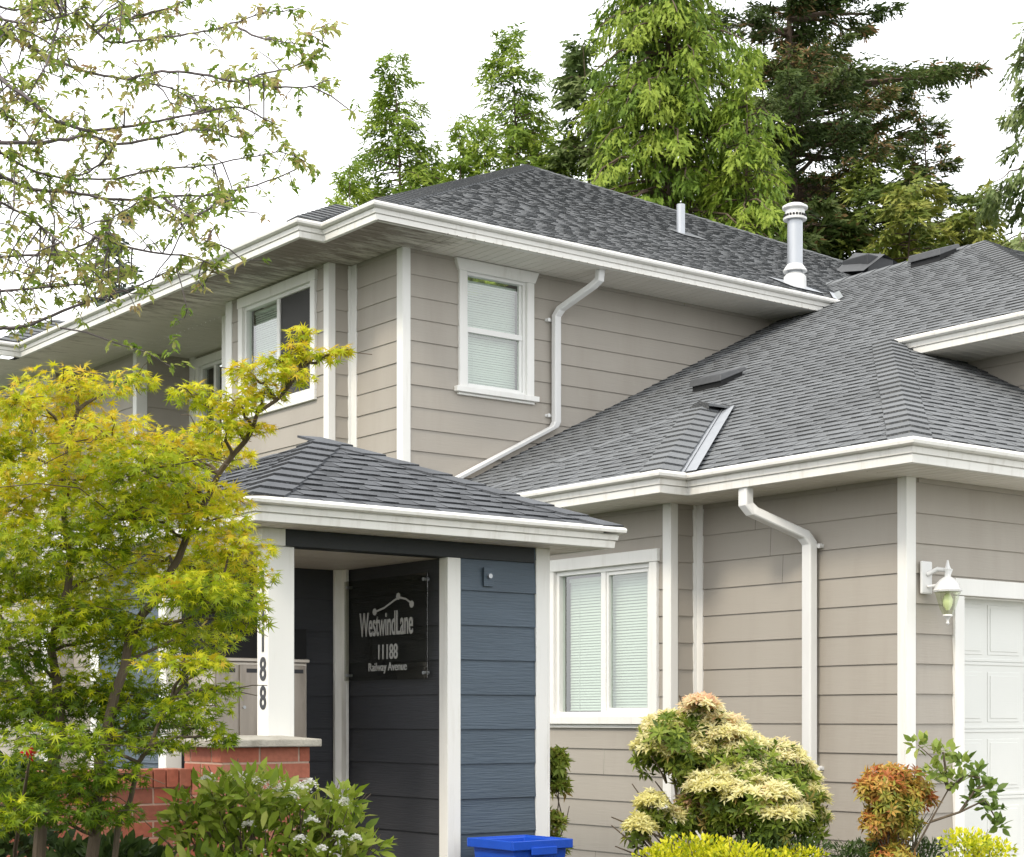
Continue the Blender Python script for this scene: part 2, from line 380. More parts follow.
# ------------------------------------------------------------------ roofs
def clip(poly, edge_a, edge_b):
    out = []; ax, ay = edge_a; bx, by = edge_b
    def side(p): return (bx-ax)*(p[1]-ay)-(by-ay)*(p[0]-ax)
    for i in range(len(poly)):
        p, q = poly[i], poly[(i+1) % len(poly)]; sp, sq = side(p), side(q)
        if sp >= 0: out.append(p)
        if (sp >= 0) != (sq >= 0):
            k = sp/(sp-sq); out.append((p[0]+k*(q[0]-p[0]), p[1]+k*(q[1]-p[1])))
    return out
def shingles(mb, deck, polys, O, u, rise, e=.118, seed=1, lift=.0):
    """courses of laminated shingle tabs over convex 3-D polygons lying in one roof plane"""
    rg = random.Random(seed); O = Vector(O); u = Vector(u).normalized(); up = Vector(rise).normalized(); n = u.cross(up)
    if n.z < 0: n = -n
    P2 = []
    for poly in polys:
        q = [((Vector(p)-O).dot(u), (Vector(p)-O).dot(up)) for p in poly]
        ar = sum(q[i][0]*q[(i+1) % len(q)][1]-q[(i+1) % len(q)][0]*q[i][1] for i in range(len(q)))
        if ar < 0: q = q[::-1]
        P2.append(q)
        vs_ = [Vector(p)-n*.004 for p in poly]; deck.add(vs_, [tuple(range(len(vs_)))])
    vmin = min(p[1] for q in P2 for p in q); vmax = max(p[1] for q in P2 for p in q)
    umin = min(p[0] for q in P2 for p in q); umax = max(p[0] for q in P2 for p in q)
    j0 = math.floor(vmin/e)
    for j in range(j0, math.ceil(vmax/e)):
        v0, v1 = j*e, (j+1)*e
        x = umin-rg.random()*.3; hi = rg.random() < .5; wob = rg.uniform(-.0015, .0015)
        while x < umax:
            wd = rg.uniform(.10, .19) if hi else rg.uniform(.07, .15)
            t = (.0105 if hi else .0050)+wob; r = .06+rg.random()*.54+(.4 if hi else 0)
            for q in P2:
                c = [(x, v0), (x+wd, v0), (x+wd, v1), (x, v1)]
                for i in range(len(q)):
                    c = clip(c, q[i], q[(i+1) % len(q)])
                    if len(c) < 3: break
                if len(c) < 3: continue
                def pt(a, b): 
                    h = lift+t*(1-(b-v0)/e)+.001
                    return O+u*a+up*b+n*h
                mb.add([pt(a, b) for a, b in c], [tuple(range(len(c)))], r)
                for i in range(len(c)):
                    a, b = c[i], c[(i+1) % len(c)]
                    if abs(a[1]-v0) < 1e-6 and abs(b[1]-v0) < 1e-6:
                        lo = lambda p: O+u*p[0]+up*p[1]+n*(lift-.004)
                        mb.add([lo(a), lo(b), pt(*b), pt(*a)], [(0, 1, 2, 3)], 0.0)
                    elif hi and abs(a[0]-b[0]) < 1e-6:
                        lo = lambda p: O+u*p[0]+up*p[1]+n*(lift-.002)
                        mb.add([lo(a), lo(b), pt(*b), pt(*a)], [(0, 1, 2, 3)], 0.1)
            x += wd; hi = not hi
def caps(mb, a, b, n1, n2, hw, e=.13, th=.010, seed=3, hw0=None):
    """hip or ridge cap pieces from a up to b; n1, n2 point sideways-down along each roof face"""
    a, b = Vector(a), Vector(b); L = (b-a).length; d = (b-a)/L; rg = random.Random(seed)
    k = max(1, int(L/e)); nz = Vector((0, 0, 1))
    n1, n2 = Vector(n1), Vector(n2)
    for i in range(k):
        w_ = hw*(1+rg.uniform(-.03, .03)); s0 = L*i/k; s1 = min(L, L*(i+1)/k+.02)
        h0, h1 = .014+th*.55, .010
        sk = rg.uniform(-.006, .006)
        A = a+d*s0; B = a+d*s1
        P = [A+n1*w_+nz*h0+d*sk, A+nz*(h0+.006), A+n2*w_+nz*h0-d*sk, B+n2*w_+nz*h1, B+nz*(h1+.006), B+n1*w_+nz*h1]
        r = rg.random()*.35+.55
        mb.add(P, [(0, 1, 4, 5), (1, 2, 3, 4)], r)
        D = [p-nz*(.05 if i == 0 else th*.55+.007) for p in P[:3]]
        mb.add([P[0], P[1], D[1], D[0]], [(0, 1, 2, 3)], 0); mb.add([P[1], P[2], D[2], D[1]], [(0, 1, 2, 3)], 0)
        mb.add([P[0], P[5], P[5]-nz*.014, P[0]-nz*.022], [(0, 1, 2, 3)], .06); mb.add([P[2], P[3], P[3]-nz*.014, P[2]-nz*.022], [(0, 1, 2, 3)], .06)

def siding(name, fr, s0, s1, z0, z1, mat, parent, zref, openings=(), e=.2, butts=()):
    mb = MB(); j = math.floor((z0-zref)/e)
    rg = random.Random(int(s0*77+z0*13))
    while zref+j*e < z1:
        a, b = zref+j*e, zref+(j+1)*e; lo, hi = max(a, z0), min(b, z1); j += 1
        if hi-lo < 1e-4: continue
        cuts = sorted({lo, hi, *[z for o in openings for z in (o[2], o[3]) if lo < z < hi]})
        r = rg.random(); bow = rg.uniform(-.0015, .0015)
        for k in range(len(cuts)-1):
            c0, c1 = cuts[k], cuts[k+1]; m = (c0+c1)/2
            segs = [(s0, s1)]
            for o in openings:
                if o[2] < m < o[3]:
                    segs = [q for (p, t) in segs for q in ((p, min(t, o[0])), (max(p, o[1]), t)) if q[1]-q[0] > 1e-4]
            segs2 = []
            for p, t in segs:
                if t-p > 1.5 and rg.random() < .35:
                    q = rg.uniform(p+.4, t-.4); segs2 += [(p, q-.0015), (q+.0015, t)]
                else: segs2.append((p, t))
            for p, t in segs2:
                def off(z): return .003+(.0105+bow)*(1-(z-a)/e)
                mb.add([fr.W(p, off(c0), c0), fr.W(t, off(c0), c0), fr.W(t, off(c1), c1), fr.W(p, off(c1), c1)], [(0, 1, 2, 3)], r)
                if abs(c0-lo) < 1e-6:
                    mb.add([fr.W(p, 0, c0), fr.W(t, 0, c0), fr.W(t, off(c0), c0), fr.W(p, off(c0), c0)], [(0, 1, 2, 3)], r)
    return mb.build(name, mat, parent)

def soffit(name, x0, x1, y0, y1, z, along, mat, parent):
    """vented panels: v-grooves every 0.1 m, 'along' = direction the grooves run"""
    mb = MB(); a0, a1, b0, b1 = (y0, y1, x0, x1) if along == 'x' else (x0, x1, y0, y1)
    def P(a, b, zz): return (b, a, zz) if along == 'x' else (a, b, zz)
    t = a0
    while t < a1:
        e = min(a1, t+.1); g = .007; r = random.random()
        for p, q, zz, zq in ((t, e-2*g, z, z), (e-2*g, e-g, z, z+.007), (e-g, e, z+.007, z)):
            if q > p: mb.add([P(p, b0, zz), P(q, b0, zq), P(q, b1, zq), P(p, b1, zz)], [(0, 1, 2, 3)], r)
        t += .1
    return mb.build(name, mat, parent)
def boards(name, parent, boxes, mat=None, bevel=.003):
    mb = MB()
    for b in boxes: mb.box(*b)
    return mb.build(name, mat or M['white'], parent, bevel)
def gutter(name, parent, path, z, h=.155, out=.10, mat=None):
    prof = [(-.03, z), (0, z), (.006, z+.003), (.010, z+h*.34), (.002, z+h*.35), (.002, z+h*.38), (.020, z+h*.39), (.026, z+h*.62), (.018, z+h*.63), (.018, z+h*.66),
            (out*.50, z+h*.68), (out*.66, z+h*.74), (out*.70, z+h*.86), (out*.66, z+h*.95), (out*.52, z+h), (-.03, z+h*.92)]
    mb = MB(); mb.sweep(path, prof)
    return mb.build(name, mat or M['gutter'], parent)

def blinds(parent, fr, s0, s1, z0, z1, o):
    mb = MB(); z = z0+.01; rj = random.Random(int(z0*100))
    while z < z1-.02:
        z += rj.uniform(-.0015, .0015)
        for (a, b) in ((s0+rj.uniform(0, .004), s1-rj.uniform(0, .004)),):
            mb.add([fr.W(a, o, z), fr.W(b, o, z), fr.W(b, o-.008, z+.019), fr.W(a, o-.008, z+.019)], [(0, 1, 2, 3)])
            mb.add([fr.W(a, o-.008, z+.019), fr.W(b, o-.008, z+.019), fr.W(b, o-.012, z+.023), fr.W(a, o-.012, z+.023)], [(0, 1, 2, 3)])
        z += .0225
    for s in (s0+.12, (s0+s1)/2, s1-.12): fr.box(mb, s-.0012, s+.0012, o, o+.002, z0, z1)
    fr.box(mb, s0, s1, o-.02, o+.008, z1-.03, z1)
    return mb.build('blind', M['blind'], parent)

def window(root, fr, s0, s1, z0, z1, style):
    """s0..s1, z0..z1 = the clear opening; casing outside it. returns the window part"""
    cw = .085; cas = MB()
    if style == 'hung':
        fr.box(cas, s0-cw, s0, -.01, .035, z0, z1); fr.box(cas, s1, s1+cw, -.01, .035, z0, z1)
        for q in (0,):   # flared head board
            a, b, c, d = s0-cw-.008, s1+cw+.008, s0-cw-.05, s1+cw+.05
            zz0, zz1 = z1, z1+.105
            V = [fr.W(a, -.01, zz0), fr.W(b, -.01, zz0), fr.W(b, .04, zz0), fr.W(a, .04, zz0), fr.W(c, -.01, zz1), fr.W(d, -.01, zz1), fr.W(d, .052, zz1), fr.W(c, .052, zz1)]
            cas.add(V, [(3,2,1,0), (4,5,6,7), (0,1,5,4), (1,2,6,5), (2,3,7,6), (3,0,4,7)], .5)
        fr.box(cas, s0-cw-.045, s1+cw+.045, -.01, .06, z0-.05, z0); fr.box(cas, s0-cw-.01, s1+cw+.01, -.01, .032, z0-.075, z0-.052)
    elif style == 'box':
        fr.box(cas, s0-cw, s0, -.01, .035, z0, z1); fr.box(cas, s1, s1+cw, -.01, .035, z0, z1)
        fr.box(cas, s0-cw-.01, s1+cw+.01, -.01, .04, z1, z1+.10); fr.box(cas, s0-cw, s1+cw, -.01, .038, z0-.09, z0)
    else:
        fr.box(cas, s0-cw, s0, -.01, .035, z0, z1); fr.box(cas, s1, s1+cw, -.01, .035, z0, z1)
        fr.box(cas, s0-cw-.014, s1+cw+.014, -.01, .042, z1, z1+.095)
        fr.box(cas, s0-cw-.02, s1+cw+.02, -.01, .055, z0-.06, z0); fr.box(cas, s0-cw, s1+cw, -.01, .03, z0-.09, z0-.062)
    win = cas.build('window', M['white'], root, .004)
    f = MB(); t = .028 if style == 'hung' else .036
    fr.box(f, s0, s0+t, -.06, .004, z0, z1); fr.box(f, s1-t, s1, -.06, .004, z0, z1)
    fr.box(f, s0+t, s1-t, -.06, .004, z0, z0+t); fr.box(f, s0+t, s1-t, -.06, .004, z1-t, z1)
    g = MB(); a0, a1, b0, b1 = s0+t, s1-t, z0+t, z1-t
    if style == 'hung':
        m = (z0+z1)/2-.015
        fr.box(f, a0, a1, -.05, -.006, m, m+.05)
        # lower sash steps back
        fr.box(f, a0, a0+.02, -.05, -.016, b0, m); fr.box(f, a1-.03, a1, -.05, -.016, b0, m); fr.box(f, a0+.02, a1-.03, -.05, -.016, b0, b0+.022)
        fr.box(f, a0, a0+.015, -.05, -.02, m+.05, b1); fr.box(f, a1-.03, a1, -.05, -.02, m+.05, b1)
    else:
        m = (s0+s1)/2
        fr.box(f, m-.028, m+.028, -.055, -.004, b0, b1)
        if style == 'slider':
            fr.box(f, a0, a0+.03, -.05, -.012, b0, b1); fr.box(f, m-.055, m-.029, -.05, -.012, b0, b1)
            fr.box(f, a0+.03, m-.055, -.05, -.012, b0, b0+.03); fr.box(f, a0+.03, m-.055, -.05, -.012, b1-.03, b1)
    f.build('frame', M['vinyl'], win, .002)
    fr.quad(g, a0, a1, -.034, b0, b1)
    g.build('pane', M['glass'], win)
    if style == 'box':     # near half is open behind an insect screen, far half has the blind down
        blinds(win, fr, (s0+s1)/2+.03, a1, b0, b1-.0, -.10)
        sc = MB(); fr.quad(sc, a0, (s0+s1)/2-.028, -.020, b0, b1)
        sc.build('insect_screen', M['screen'], win)
    elif style == 'dark':
        pass
    else:
        blinds(win, fr, a0+.012, a1-.012, b0, b1-.02, -.10)
    r = MB()                # room behind
    fr.box(r, a0, a1, -.75, -.74, z0-.02, z1+.02); fr.box(r, a0-.02, a0-.001, -.74, -.065, z0-.02, z1+.02); fr.box(r, a1+.001, a1+.02, -.74, -.065, z0-.02, z1+.02)
    r.build('reveal', M['room'], win)
    return win

# ================================================================== ground
def ground():
    mb = MB(); mb.add([(-900,-900,-.01),(900,-900,-.01),(900,900,-.01),(-900,900,-.01)], [(0,1,2,3)]); g = mb.build('ground', M['grass']); tag(g, kind='structure')
    mb = MB(); mb.add([(2.2,6.2,-.004),(9.2,5.4,-.004),(9.2,9.4,-.004),(2.2,9.2,-.004)], [(0,1,2,3)]); tag(mb.build('planting_bed', M['mulch']), kind='structure')
    mb = MB(); mb.box(9.45, 16, -6, 7.66, -.1, .0); tag(mb.build('driveway', M['drive'], None, .01), kind='structure')
    mb = MB(); mb.box(-40, 60, -13, -6.2, -.1, .002); tag(mb.build('road', M['ventplastic']), kind='structure')
ground()

# ================================================================== the grey-brown house
house = empty('townhouse', (9.03, 7.506, 0), 'two storey taupe lap sided house with white trim and grey shingle hip roofs', 'house')
GX, GY = 9.03, 7.506
UX, UY = 8.763, 13.064
ZG, ZU = 2.842, 5.511          # soffit heights
G = M['greige']
# --- garage wing walls
siding('siding', Frame('A', GY), GX, 16, 0, ZG, G, house, .01, [(9.60, 14.6, -1, 2.075)])
siding('siding', Frame('B', GX), GY, 9.501, 0, ZG, G, house, .01)
siding('siding', Frame('A', 9.501), 8.765, GX-.046, 0, ZG, G, house, .01)
siding('siding', Frame('B', 8.765), 9.501, 11.35, 0, ZG, G, house, .01, [(9.71, 10.85, 1.26, 2.42)])
siding('siding', Frame('B', GX), 11.35, UY, 0, ZG, G, house, .01)
mb = MB(); mb.box(8.79, 8.8, 9.53, 9.7, 0, ZG); mb.box(8.79, 8.8, 10.87, 11.33, 0, ZG); mb.box(9.06, 9.07, 7.54, 9.5, 0, ZG); mb.box(9.06, 9.6, 7.54, 7.55, 0, ZG); mb.build('sheathing', M['room'], house)
# corner boards
T = .017
boards('corner_board', house, [(GX-T, GX, GY, GY+.062, 0, ZG), (GX-T, GX+.078, GY-T, GY, 0, ZG)])
boards('corner_board', house, [(8.765-T, 8.765, 9.501, 9.575, 0, ZG), (8.765-T, 8.765+.055, 9.501-T, 9.501, 0, ZG)])
boards('corner_board', house, [(GX-.018, GX, 9.501-.075, 9.501-.016, 0, ZG), (GX-.050, GX, 9.501-.016, 9.501, 0, ZG)])
# frieze line under the garage soffit
boards('frieze_board', house, [(GX+.10, 16, GY-.022, GY, ZG-.03, ZG)], M['greige'])
# --- garage door
gd = MB(); fr = Frame('A', GY)
fr.box(gd, 9.60, 14.6, -.16, -.12, 0, 2.11)
for k in range(5):
    z1 = 2.11-.47*k; z0 = max(z1-.47, 0)
    if z1-z0 < .1: break
    x = 9.62
    while x < 14.5:
        if z1-z0 > .3:
            fr.box(gd, x, x+.36, -.12, -.1155, z0+.05, z1-.07)
            fr.box(gd, x+.025, x+.335, -.1155, -.111, z0+.075, z1-.095)
        x += .42
    fr.box(gd, 9.60, 14.6, -.12, -.113, z0+.003, z0+.022); fr.box(gd, 9.6, 14.6, -.12, -.113, z1-.022, z1-.003)
gdo = gd.build('garage_door', M['door'], house, .004)
cs = MB(); fr.box(cs, 9.50, 9.60, -.02, .03, 0, 2.075); fr.box(cs, 9.50, 14.7, -.02, .034, 2.08, 2.195)
fr.box(cs, 9.60, 14.6, -.12, -.02, 2.075, 2.105); fr.box(cs, 9.601, 9.625, -.12, -.021, 0, 2.072)
cs.build('door_casing', M['white'], house, .004)
# --- bay window of the wing
window(house, Frame('B', 8.765), 9.71, 10.85, 1.26, 2.42, 'slider')
# --- upper storey walls
FA, FB = Frame('A', UY), Frame('B', UX)
siding('siding', FA, UX, 15, 2.2, ZU+.02, G, house, .08, [(9.456, 10.165, 4.32, 5.40)])
siding('siding', FB, UY, 13.927, 2.2, ZU+.02, G, house, .08)
siding('siding', Frame('A', 13.927), 8.51, UX-.046, 2.2, ZU+.02, G, house, .08)
siding('siding', Frame('B', 8.51), 13.927, 15.93, 2.2, ZU+.02, G, house, .08, [(14.22, 15.55, 4.35, 5.39)])
siding('siding', FB, 15.93, 16.49, 2.2, ZU+.02, G, house, .08)
siding('siding', Frame('B', 9.5), 16.49, 18.66, 2.2, ZU+.02, G, house, .08, [(17.75, 18.42, 4.2, 5.38)])
siding('siding', Frame('A', 18.66), 8.80, 9.5, 2.2, ZU+.02, G, house, .08)
siding('siding', Frame('B', 8.80), 18.66, 20.45, 0, ZU+.02, G, house, .08)
siding('siding', Frame('A', 20.45), 8.45, 8.80, 0, ZU+.02, G, house, .08)
siding('siding', Frame('B', 8.45), 20.45, 22.6, 0, ZU+.02, G, house, .08, [(20.72, 21.95, 4.35, 5.39)])
siding('siding', FB, 22.6, 27, 0, ZU+.02, G, house, .08)
siding('siding', FB, UY, 18.66, 0, 2.2, G, house, .08)
mb = MB()
mb.box(8.80, 8.81, 13.1, 13.9, 2.2, ZU); mb.box(8.8, 9.4, 13.09, 13.10, 2.2, ZU); mb.box(10.2, 15, 13.09, 13.10, 2.2, ZU)
mb.box(8.54, 8.55, 13.95, 14.18, 2.2, ZU); mb.box(8.54, 8.55, 15.6, 15.9, 2.2, ZU)
mb.build('sheathing', M['room'], house)
boards('corner_board', house, [(UX-T, UX, UY, UY+.078, 2.2, ZU), (UX-T, UX+.072, UY-T, UY, 2.2, ZU)])
boards('corner_board', house, [(UX-.018, UX, 13.927-.10, 13.927-.016, 2.2, ZU), (UX-.050, UX, 13.927-.016, 13.927, 2.2, ZU)])
boards('corner_board', house, [(8.51-T, 8.51, 13.927, 14.00, 2.2, ZU), (8.51-T, 8.51+.06, 13.927-T, 13.927, 2.2, ZU)])
boards('corner_board', house, [(8.51-T, 8.51, 15.80, 15.93, 2.2, ZU)])
boards('corner_board', house, [(UX-T, UX, 16.40, 16.49, 2.2, ZU)])
boards('corner_board', house, [(9.5-.035, 9.5, 18.52, 18.66, 2.2, ZU)])
boards('corner_board', house, [(8.80-T, 8.80, 18.66, 18.74, 0, ZU), (8.80-T, 8.80+.12, 18.66-T, 18.66, 0, ZU)])
boards('corner_board', house, [(8.45-T, 8.45, 20.45, 20.60, 0, ZU), (8.45-T, 8.45+.10, 20.45-T, 20.45, 0, ZU)])
window(house, FA, 9.456, 10.165, 4.32, 5.40, 'hung')
window(house, Frame('B', 8.51), 14.22, 15.55, 4.35, 5.39, 'box')
window(house, Frame('B', 9.5), 17.75, 18.42, 4.2, 5.38, 'dark')
window(house, Frame('B', 8.45), 20.72, 21.95, 4.35, 5.39, 'box')
# --- soffits
soffit('soffit', UX-.02, 16.0, 12.46, UY, ZU, 'y', M['soffit_old'], house)
soffit('soffit', 7.86, UX-.02, 13.35, 20, ZU, 'x', M['soffit_old'], house)
soffit('soffit', 8.10, UX-.02, 12.46, 13.35, ZU, 'x', M['soffit_old'], house)
soffit('soffit', UX-.02, 9.6, 13.9, 20, ZU, 'x', M['soffit'], house)
soffit('soffit', 7.6, 9.0, 20, 28, ZU, 'x', M['soffit'], house)
soffit('soffit', 8.55, 20, 7.06, GY, ZG, 'y', M['soffit'], house)
soffit('soffit', 8.55, 9.05, GY, 13.0, ZG, 'x', M['soffit'], house)
soffit('soffit', 8.285, 8.55, 9.10, 11.69, ZG, 'x', M['soffit'], house)
# --- gutters
gutter('gutter', house, [(14.35, 12.49), (8.10, 12.49), (8.10, 13.35), (7.85, 13.35), (7.85, 19.8), (7.6, 19.8), (7.6, 28)], ZU-.001)
gutter('gutter', house, [(20, 7.065), (8.554, 7.065), (8.554, 9.10), (8.287, 9.10), (8.287, 11.69), (8.554, 11.69), (8.554, 13.03)], ZG-.001)
# --- roof of the wing
sh = MB(); dk = MB()
S1 = .5; xe, ze = 8.512, 2.968
Pz = lambda x: ze+S1*(x-xe)
pt = lambda x, y: (x, y, Pz(x))
Y0 = 7.025
ridge_x, ridge_y = 15.15, 11.53
shingles(sh, dk, [[pt(xe, Y0), pt(11.55, Y0+.907*(11.55-xe)), pt(11.55, UY), pt(xe, UY)],
                  [pt(11.47, 7.88), pt(11.55, 7.90), pt(11.55, Y0+.907*(11.55-xe)), pt(11.47, Y0+.907*(11.55-xe))],
                  [pt(11.55, 7.90), pt(ridge_x, ridge_y), pt(ridge_x, UY), pt(11.55, UY)],
                  [pt(12.6, UY), pt(ridge_x, UY), pt(ridge_x, 13.85), pt(12.6, 13.85)]], pt(xe, Y0), (0, 1, 0), (1, 0, S1), seed=11)
SF = S1/.907
fz = lambda y: ze+SF*(y-Y0)
shingles(sh, dk, [[(xe, Y0, ze), (11.55, Y0+.907*(11.55-xe), fz(Y0+.907*(11.55-xe))), (20, Y0+.907*(11.55-xe), fz(Y0+.907*(11.55-xe))), (20, Y0, ze)]], (xe, Y0, ze), (1, 0, 0), (0, 1, SF), seed=12)
# upper hip over the wing's second storey
dz = Pz(11.5)
hz = lambda y: dz+S1*(y-7.88)
shingles(sh, dk, [[(11.55, 7.9, hz(7.9)), (ridge_x, ridge_y, hz(ridge_y)), (20, ridge_y, hz(ridge_y)), (20, 7.9, hz(7.9))]], (11.5, 7.88, dz), (1, 0, 0), (0, 1, S1), seed=13)
# little hip roof over the bay
ax_, ay_, az_ = 9.95, 10.39, 3.80
bx = 8.245; bz = ze
SB = (az_-bz)/(ax_-bx); SS = (az_-bz)/(ay_-9.06)
shingles(sh, dk, [[(bx, 9.06, bz), (ax_, ay_, az_), (bx, 11.73, bz)]], (bx, 9.06, bz), (0, 1, 0), (1, 0, SB), seed=14, lift=.012)
vx = xe+(az_-ze)/S1
shingles(sh, dk, [[(bx, 9.06, bz), (xe, 9.06, bz), (vx, ay_, az_), (ax_, ay_, az_)]], (bx, 9.06, bz), (1, 0, 0), (0, 1, SS), seed=15, lift=.004)
shingles(sh, dk, [[(bx, 11.73, bz), (xe, 11.73, bz), (vx, ay_, az_), (ax_, ay_, az_)]], (bx, 11.73, bz), (1, 0, 0), (0, -1, SS), seed=16, lift=.004)
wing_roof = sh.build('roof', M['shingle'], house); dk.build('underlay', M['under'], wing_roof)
def sidedirs(a, b, s1dir, s2dir): return Vector(s1dir).normalized(), Vector(s2dir).normalized()
hA, hB = (xe, Y0, ze), (11.5, Y0+.907*(11.5-xe), Pz(11.5))
hc = MB(); caps(hc, hA, hB, Vector((0, 1, 0)), Vector((1, 0, 0)), .20, e=.185, th=.022); hc.build('hip_cap', M['shingle'], wing_roof)
hc = MB(); caps(hc, (bx, 9.06, bz+.01), (ax_, ay_, az_+.01), Vector((-.10, .97, 0)), Vector((1, 0, .0)), .19, e=.18, th=.022, seed=5); hc.build('hip_cap', M['shingle'], wing_roof)
hc = MB(); caps(hc, (bx, 11.73, bz+.01), (ax_, ay_, az_+.01), Vector((0, -.9, 0)), Vector((1, 0, 0)), .10, e=.30, th=.012, seed=6); hc.build('hip_cap', M['shingle'], wing_roof)
hc = MB(); caps(hc, (ax_-.05, ay_, az_+.03), (vx+.25, ay_, az_+.045), Vector((0, -1, -.25)), Vector((0, 1, -.25)), .12, e=.22, th=.016, seed=7); hc.build('hip_cap', M['shingle'], wing_roof)
hc = MB(); caps(hc, (ridge_x, ridge_y, Pz(ridge_x)), (ridge_x, 13.85, Pz(ridge_x)), Vector((-1, 0, -.5)), Vector((1, 0, -.5)), .13, e=.2, seed=8); hc.build('hip_cap', M['shingle'], wing_roof)
hc = MB(); caps(hc, (11.5, 7.88, dz), (ridge_x, ridge_y, Pz(ridge_x)), Vector((0, 1, .0)), Vector((1, 0, 0)), .21, e=.18, th=.02, seed=9); hc.build('hip_cap', M['shingle'], wing_roof)
# valley flashing beside the bay roof
vf = MB()
a, b = Vector((xe-.03, 9.06, ze+.022)), Vector((vx, ay_, az_+.022)); d = (b-a)
for o0, o1, hh in ((-.06, .005, .012), (.012, .13, .012)):
    vf.add([a+Vector((0, -o1, hh)), a+Vector((0, -o0, hh)), b+Vector((0, -o0, hh)), b+Vector((0, -o1, hh))], [(0, 1, 2, 3)])
vf.add([a+Vector((0, -.012, .024)), a+Vector((0, -.004, .024)), b+Vector((0, -.004, .024)), b+Vector((0, -.012, .024))], [(0, 1, 2, 3)])
vf.build('valley_flashing', M['galv'], wing_roof)
# second storey over the garage: eave, soffit, wall
gutter('gutter', house, [(20, 7.93), (11.53, 7.93), (11.53, 9.80)], dz-.165)
soffit('soffit', 11.53, 12.12, 7.93, 10.6, dz-.172, 'x', M['soffit'], house)
siding('siding', Frame('B', 12.12), 8.45, 10.8, 3.0, dz-.172, G, house, .01)
siding('siding', Frame('A', 8.45), 12.12, 20, 3.0, dz-.172, G, house, .01)
# --- main roof
su = MB(); du = MB(); SU = .487
ux, uy, uz = 8.06, 12.45, 5.650
apx, apy = 15.58, 19.97; apz = uz+SU*(apx-ux)
shingles(su, du, [[(ux, uy, uz), (apx, apy, apz), (2*apx-ux, uy, uz)]], (ux, uy, uz), (1, 0, 0), (0, 1, SU), seed=21)
lz = lambda x: uz+SU*(x-ux)
shingles(su, du, [[(ux, uy, uz), (apx, apy, apz), (apx, 28, apz), (ux, 28, uz)]], (ux, uy, uz), (0, 1, 0), (1, 0, SU), seed=22)
for (bx0, by0, hx, hy, yend, sd_) in ((7.81, 13.31, 8.90, 13.97+.42, 19.9, 23), (7.56, 19.76, 8.75, 20.9, 28, 25)):
    hz_ = uz+SU*(hx-bx0)
    shingles(su, du, [[(bx0, by0, uz), (hx, hy, hz_), (hx, yend, hz_), (bx0, yend, uz)]], (bx0, by0, uz), (0, 1, 0), (1, 0, SU), seed=sd_, lift=.01)
    shingles(su, du, [[(bx0, by0, uz), (bx0+.26, by0, uz), (hx+.26, hy, hz_), (hx, hy, hz_)]], (bx0, by0, uz), (1, 0, 0), (0, 1, (hz_-uz)/(hy-by0)), seed=sd_+1, lift=.005)
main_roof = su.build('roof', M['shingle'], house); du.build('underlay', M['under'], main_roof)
hc = MB(); caps(hc, (ux, uy, uz), (apx, apy, apz), Vector((0, 1, 0)), Vector((1, 0, 0)), .21, e=.18, th=.022, seed=31); hc.build('hip_cap', M['shingle'], main_roof)
hc = MB(); caps(hc, (2*apx-ux, uy, uz), (apx, apy, apz), Vector((-1, 0, 0)), Vector((0, 1, 0)), .12, e=.2, seed=32); hc.build('hip_cap', M['shingle'], main_roof)
hc = MB(); caps(hc, (7.81, 13.31, uz+.01), (8.90, 14.39, uz+SU*1.13+.02), Vector((0, 1, 0)), Vector((1, 0, 0)), .2, e=.18, th=.022, seed=33); hc.build('hip_cap', M['shingle'], main_roof)
hc = MB(); caps(hc, (7.56, 19.76, uz+.01), (8.75, 20.9, uz+SU*1.23+.02), Vector((0, 1, 0)), Vector((1, 0, 0)), .2, e=.18, th=.022, seed=34); hc.build('hip_cap', M['shingle'], main_roof)
# flashing where the main eave dies into the wing roof
fl = MB()
def valley_y(x): return uy+(Pz(x)-uz)/SU        # where the two roof planes meet
va, vb = (13.90, valley_y(13.90)), (14.35, valley_y(14.35))
zz = lambda x: Pz(x)+.026
fl.add([(va[0], va[1], zz(va[0])-.01), (vb[0], vb[1], zz(vb[0])-.01), (vb[0]+.02, vb[1]-.06, zz(vb[0]+.02)), (va[0]+.02, va[1]-.06, zz(va[0]+.02))], [(0, 1, 2, 3)])
fl.add([(va[0], va[1], zz(va[0])-.01), (vb[0], vb[1], zz(vb[0])-.01), (vb[0]-.07, vb[1], zz(vb[0])), (va[0]-.07, va[1], zz(va[0]))], [(0, 1, 2, 3)])
fl.build('eave_flashing', M['galv'], main_roof, 0)

# --- downspouts
ds = MB()
ds.rtube([(10.70, 12.58, 5.56), (10.70, 12.60, 5.42), (10.67, 12.66, 5.37), (10.53, 12.97, 5.19), (10.50, 13.005, 5.12), (10.50, 13.005, 4.10), (10.47, 13.005, 4.05), (9.25, 13.005, 3.42)], (.9, .1, 0), .042, .03)
dso = ds.build('downspout', M['whitemetal'], house, .003)
for z in (5.08, 4.16):
    st = MB(); st.box(10.40, 10.55, 13.045, 13.064, z-.012, z+.012); st.tube([(10.425, 13.05, z), (10.425, 13.02, z)], .018, 10); st.build('strap', M['whitemetal'], dso)
ds = MB()
ds.rtube([(8.60, 8.56, 2.85), (8.60, 8.56, 2.73), (8.63, 8.53, 2.68), (8.93, 8.33, 2.52), (8.965, 8.305, 2.46), (8.965, 8.305, .05)], (.15, 1, 0), .05, .035)
dso = ds.build('downspout', M['whitemetal'], house, .003)
for z in (2.44, .9):
    st = MB(); st.box(9.0, 9.022, 8.22, 8.40, z-.012, z+.012); st.tube([(9.01, 8.235, z), (8.98, 8.235, z)], .017, 10); st.build('strap', M['whitemetal'], dso)
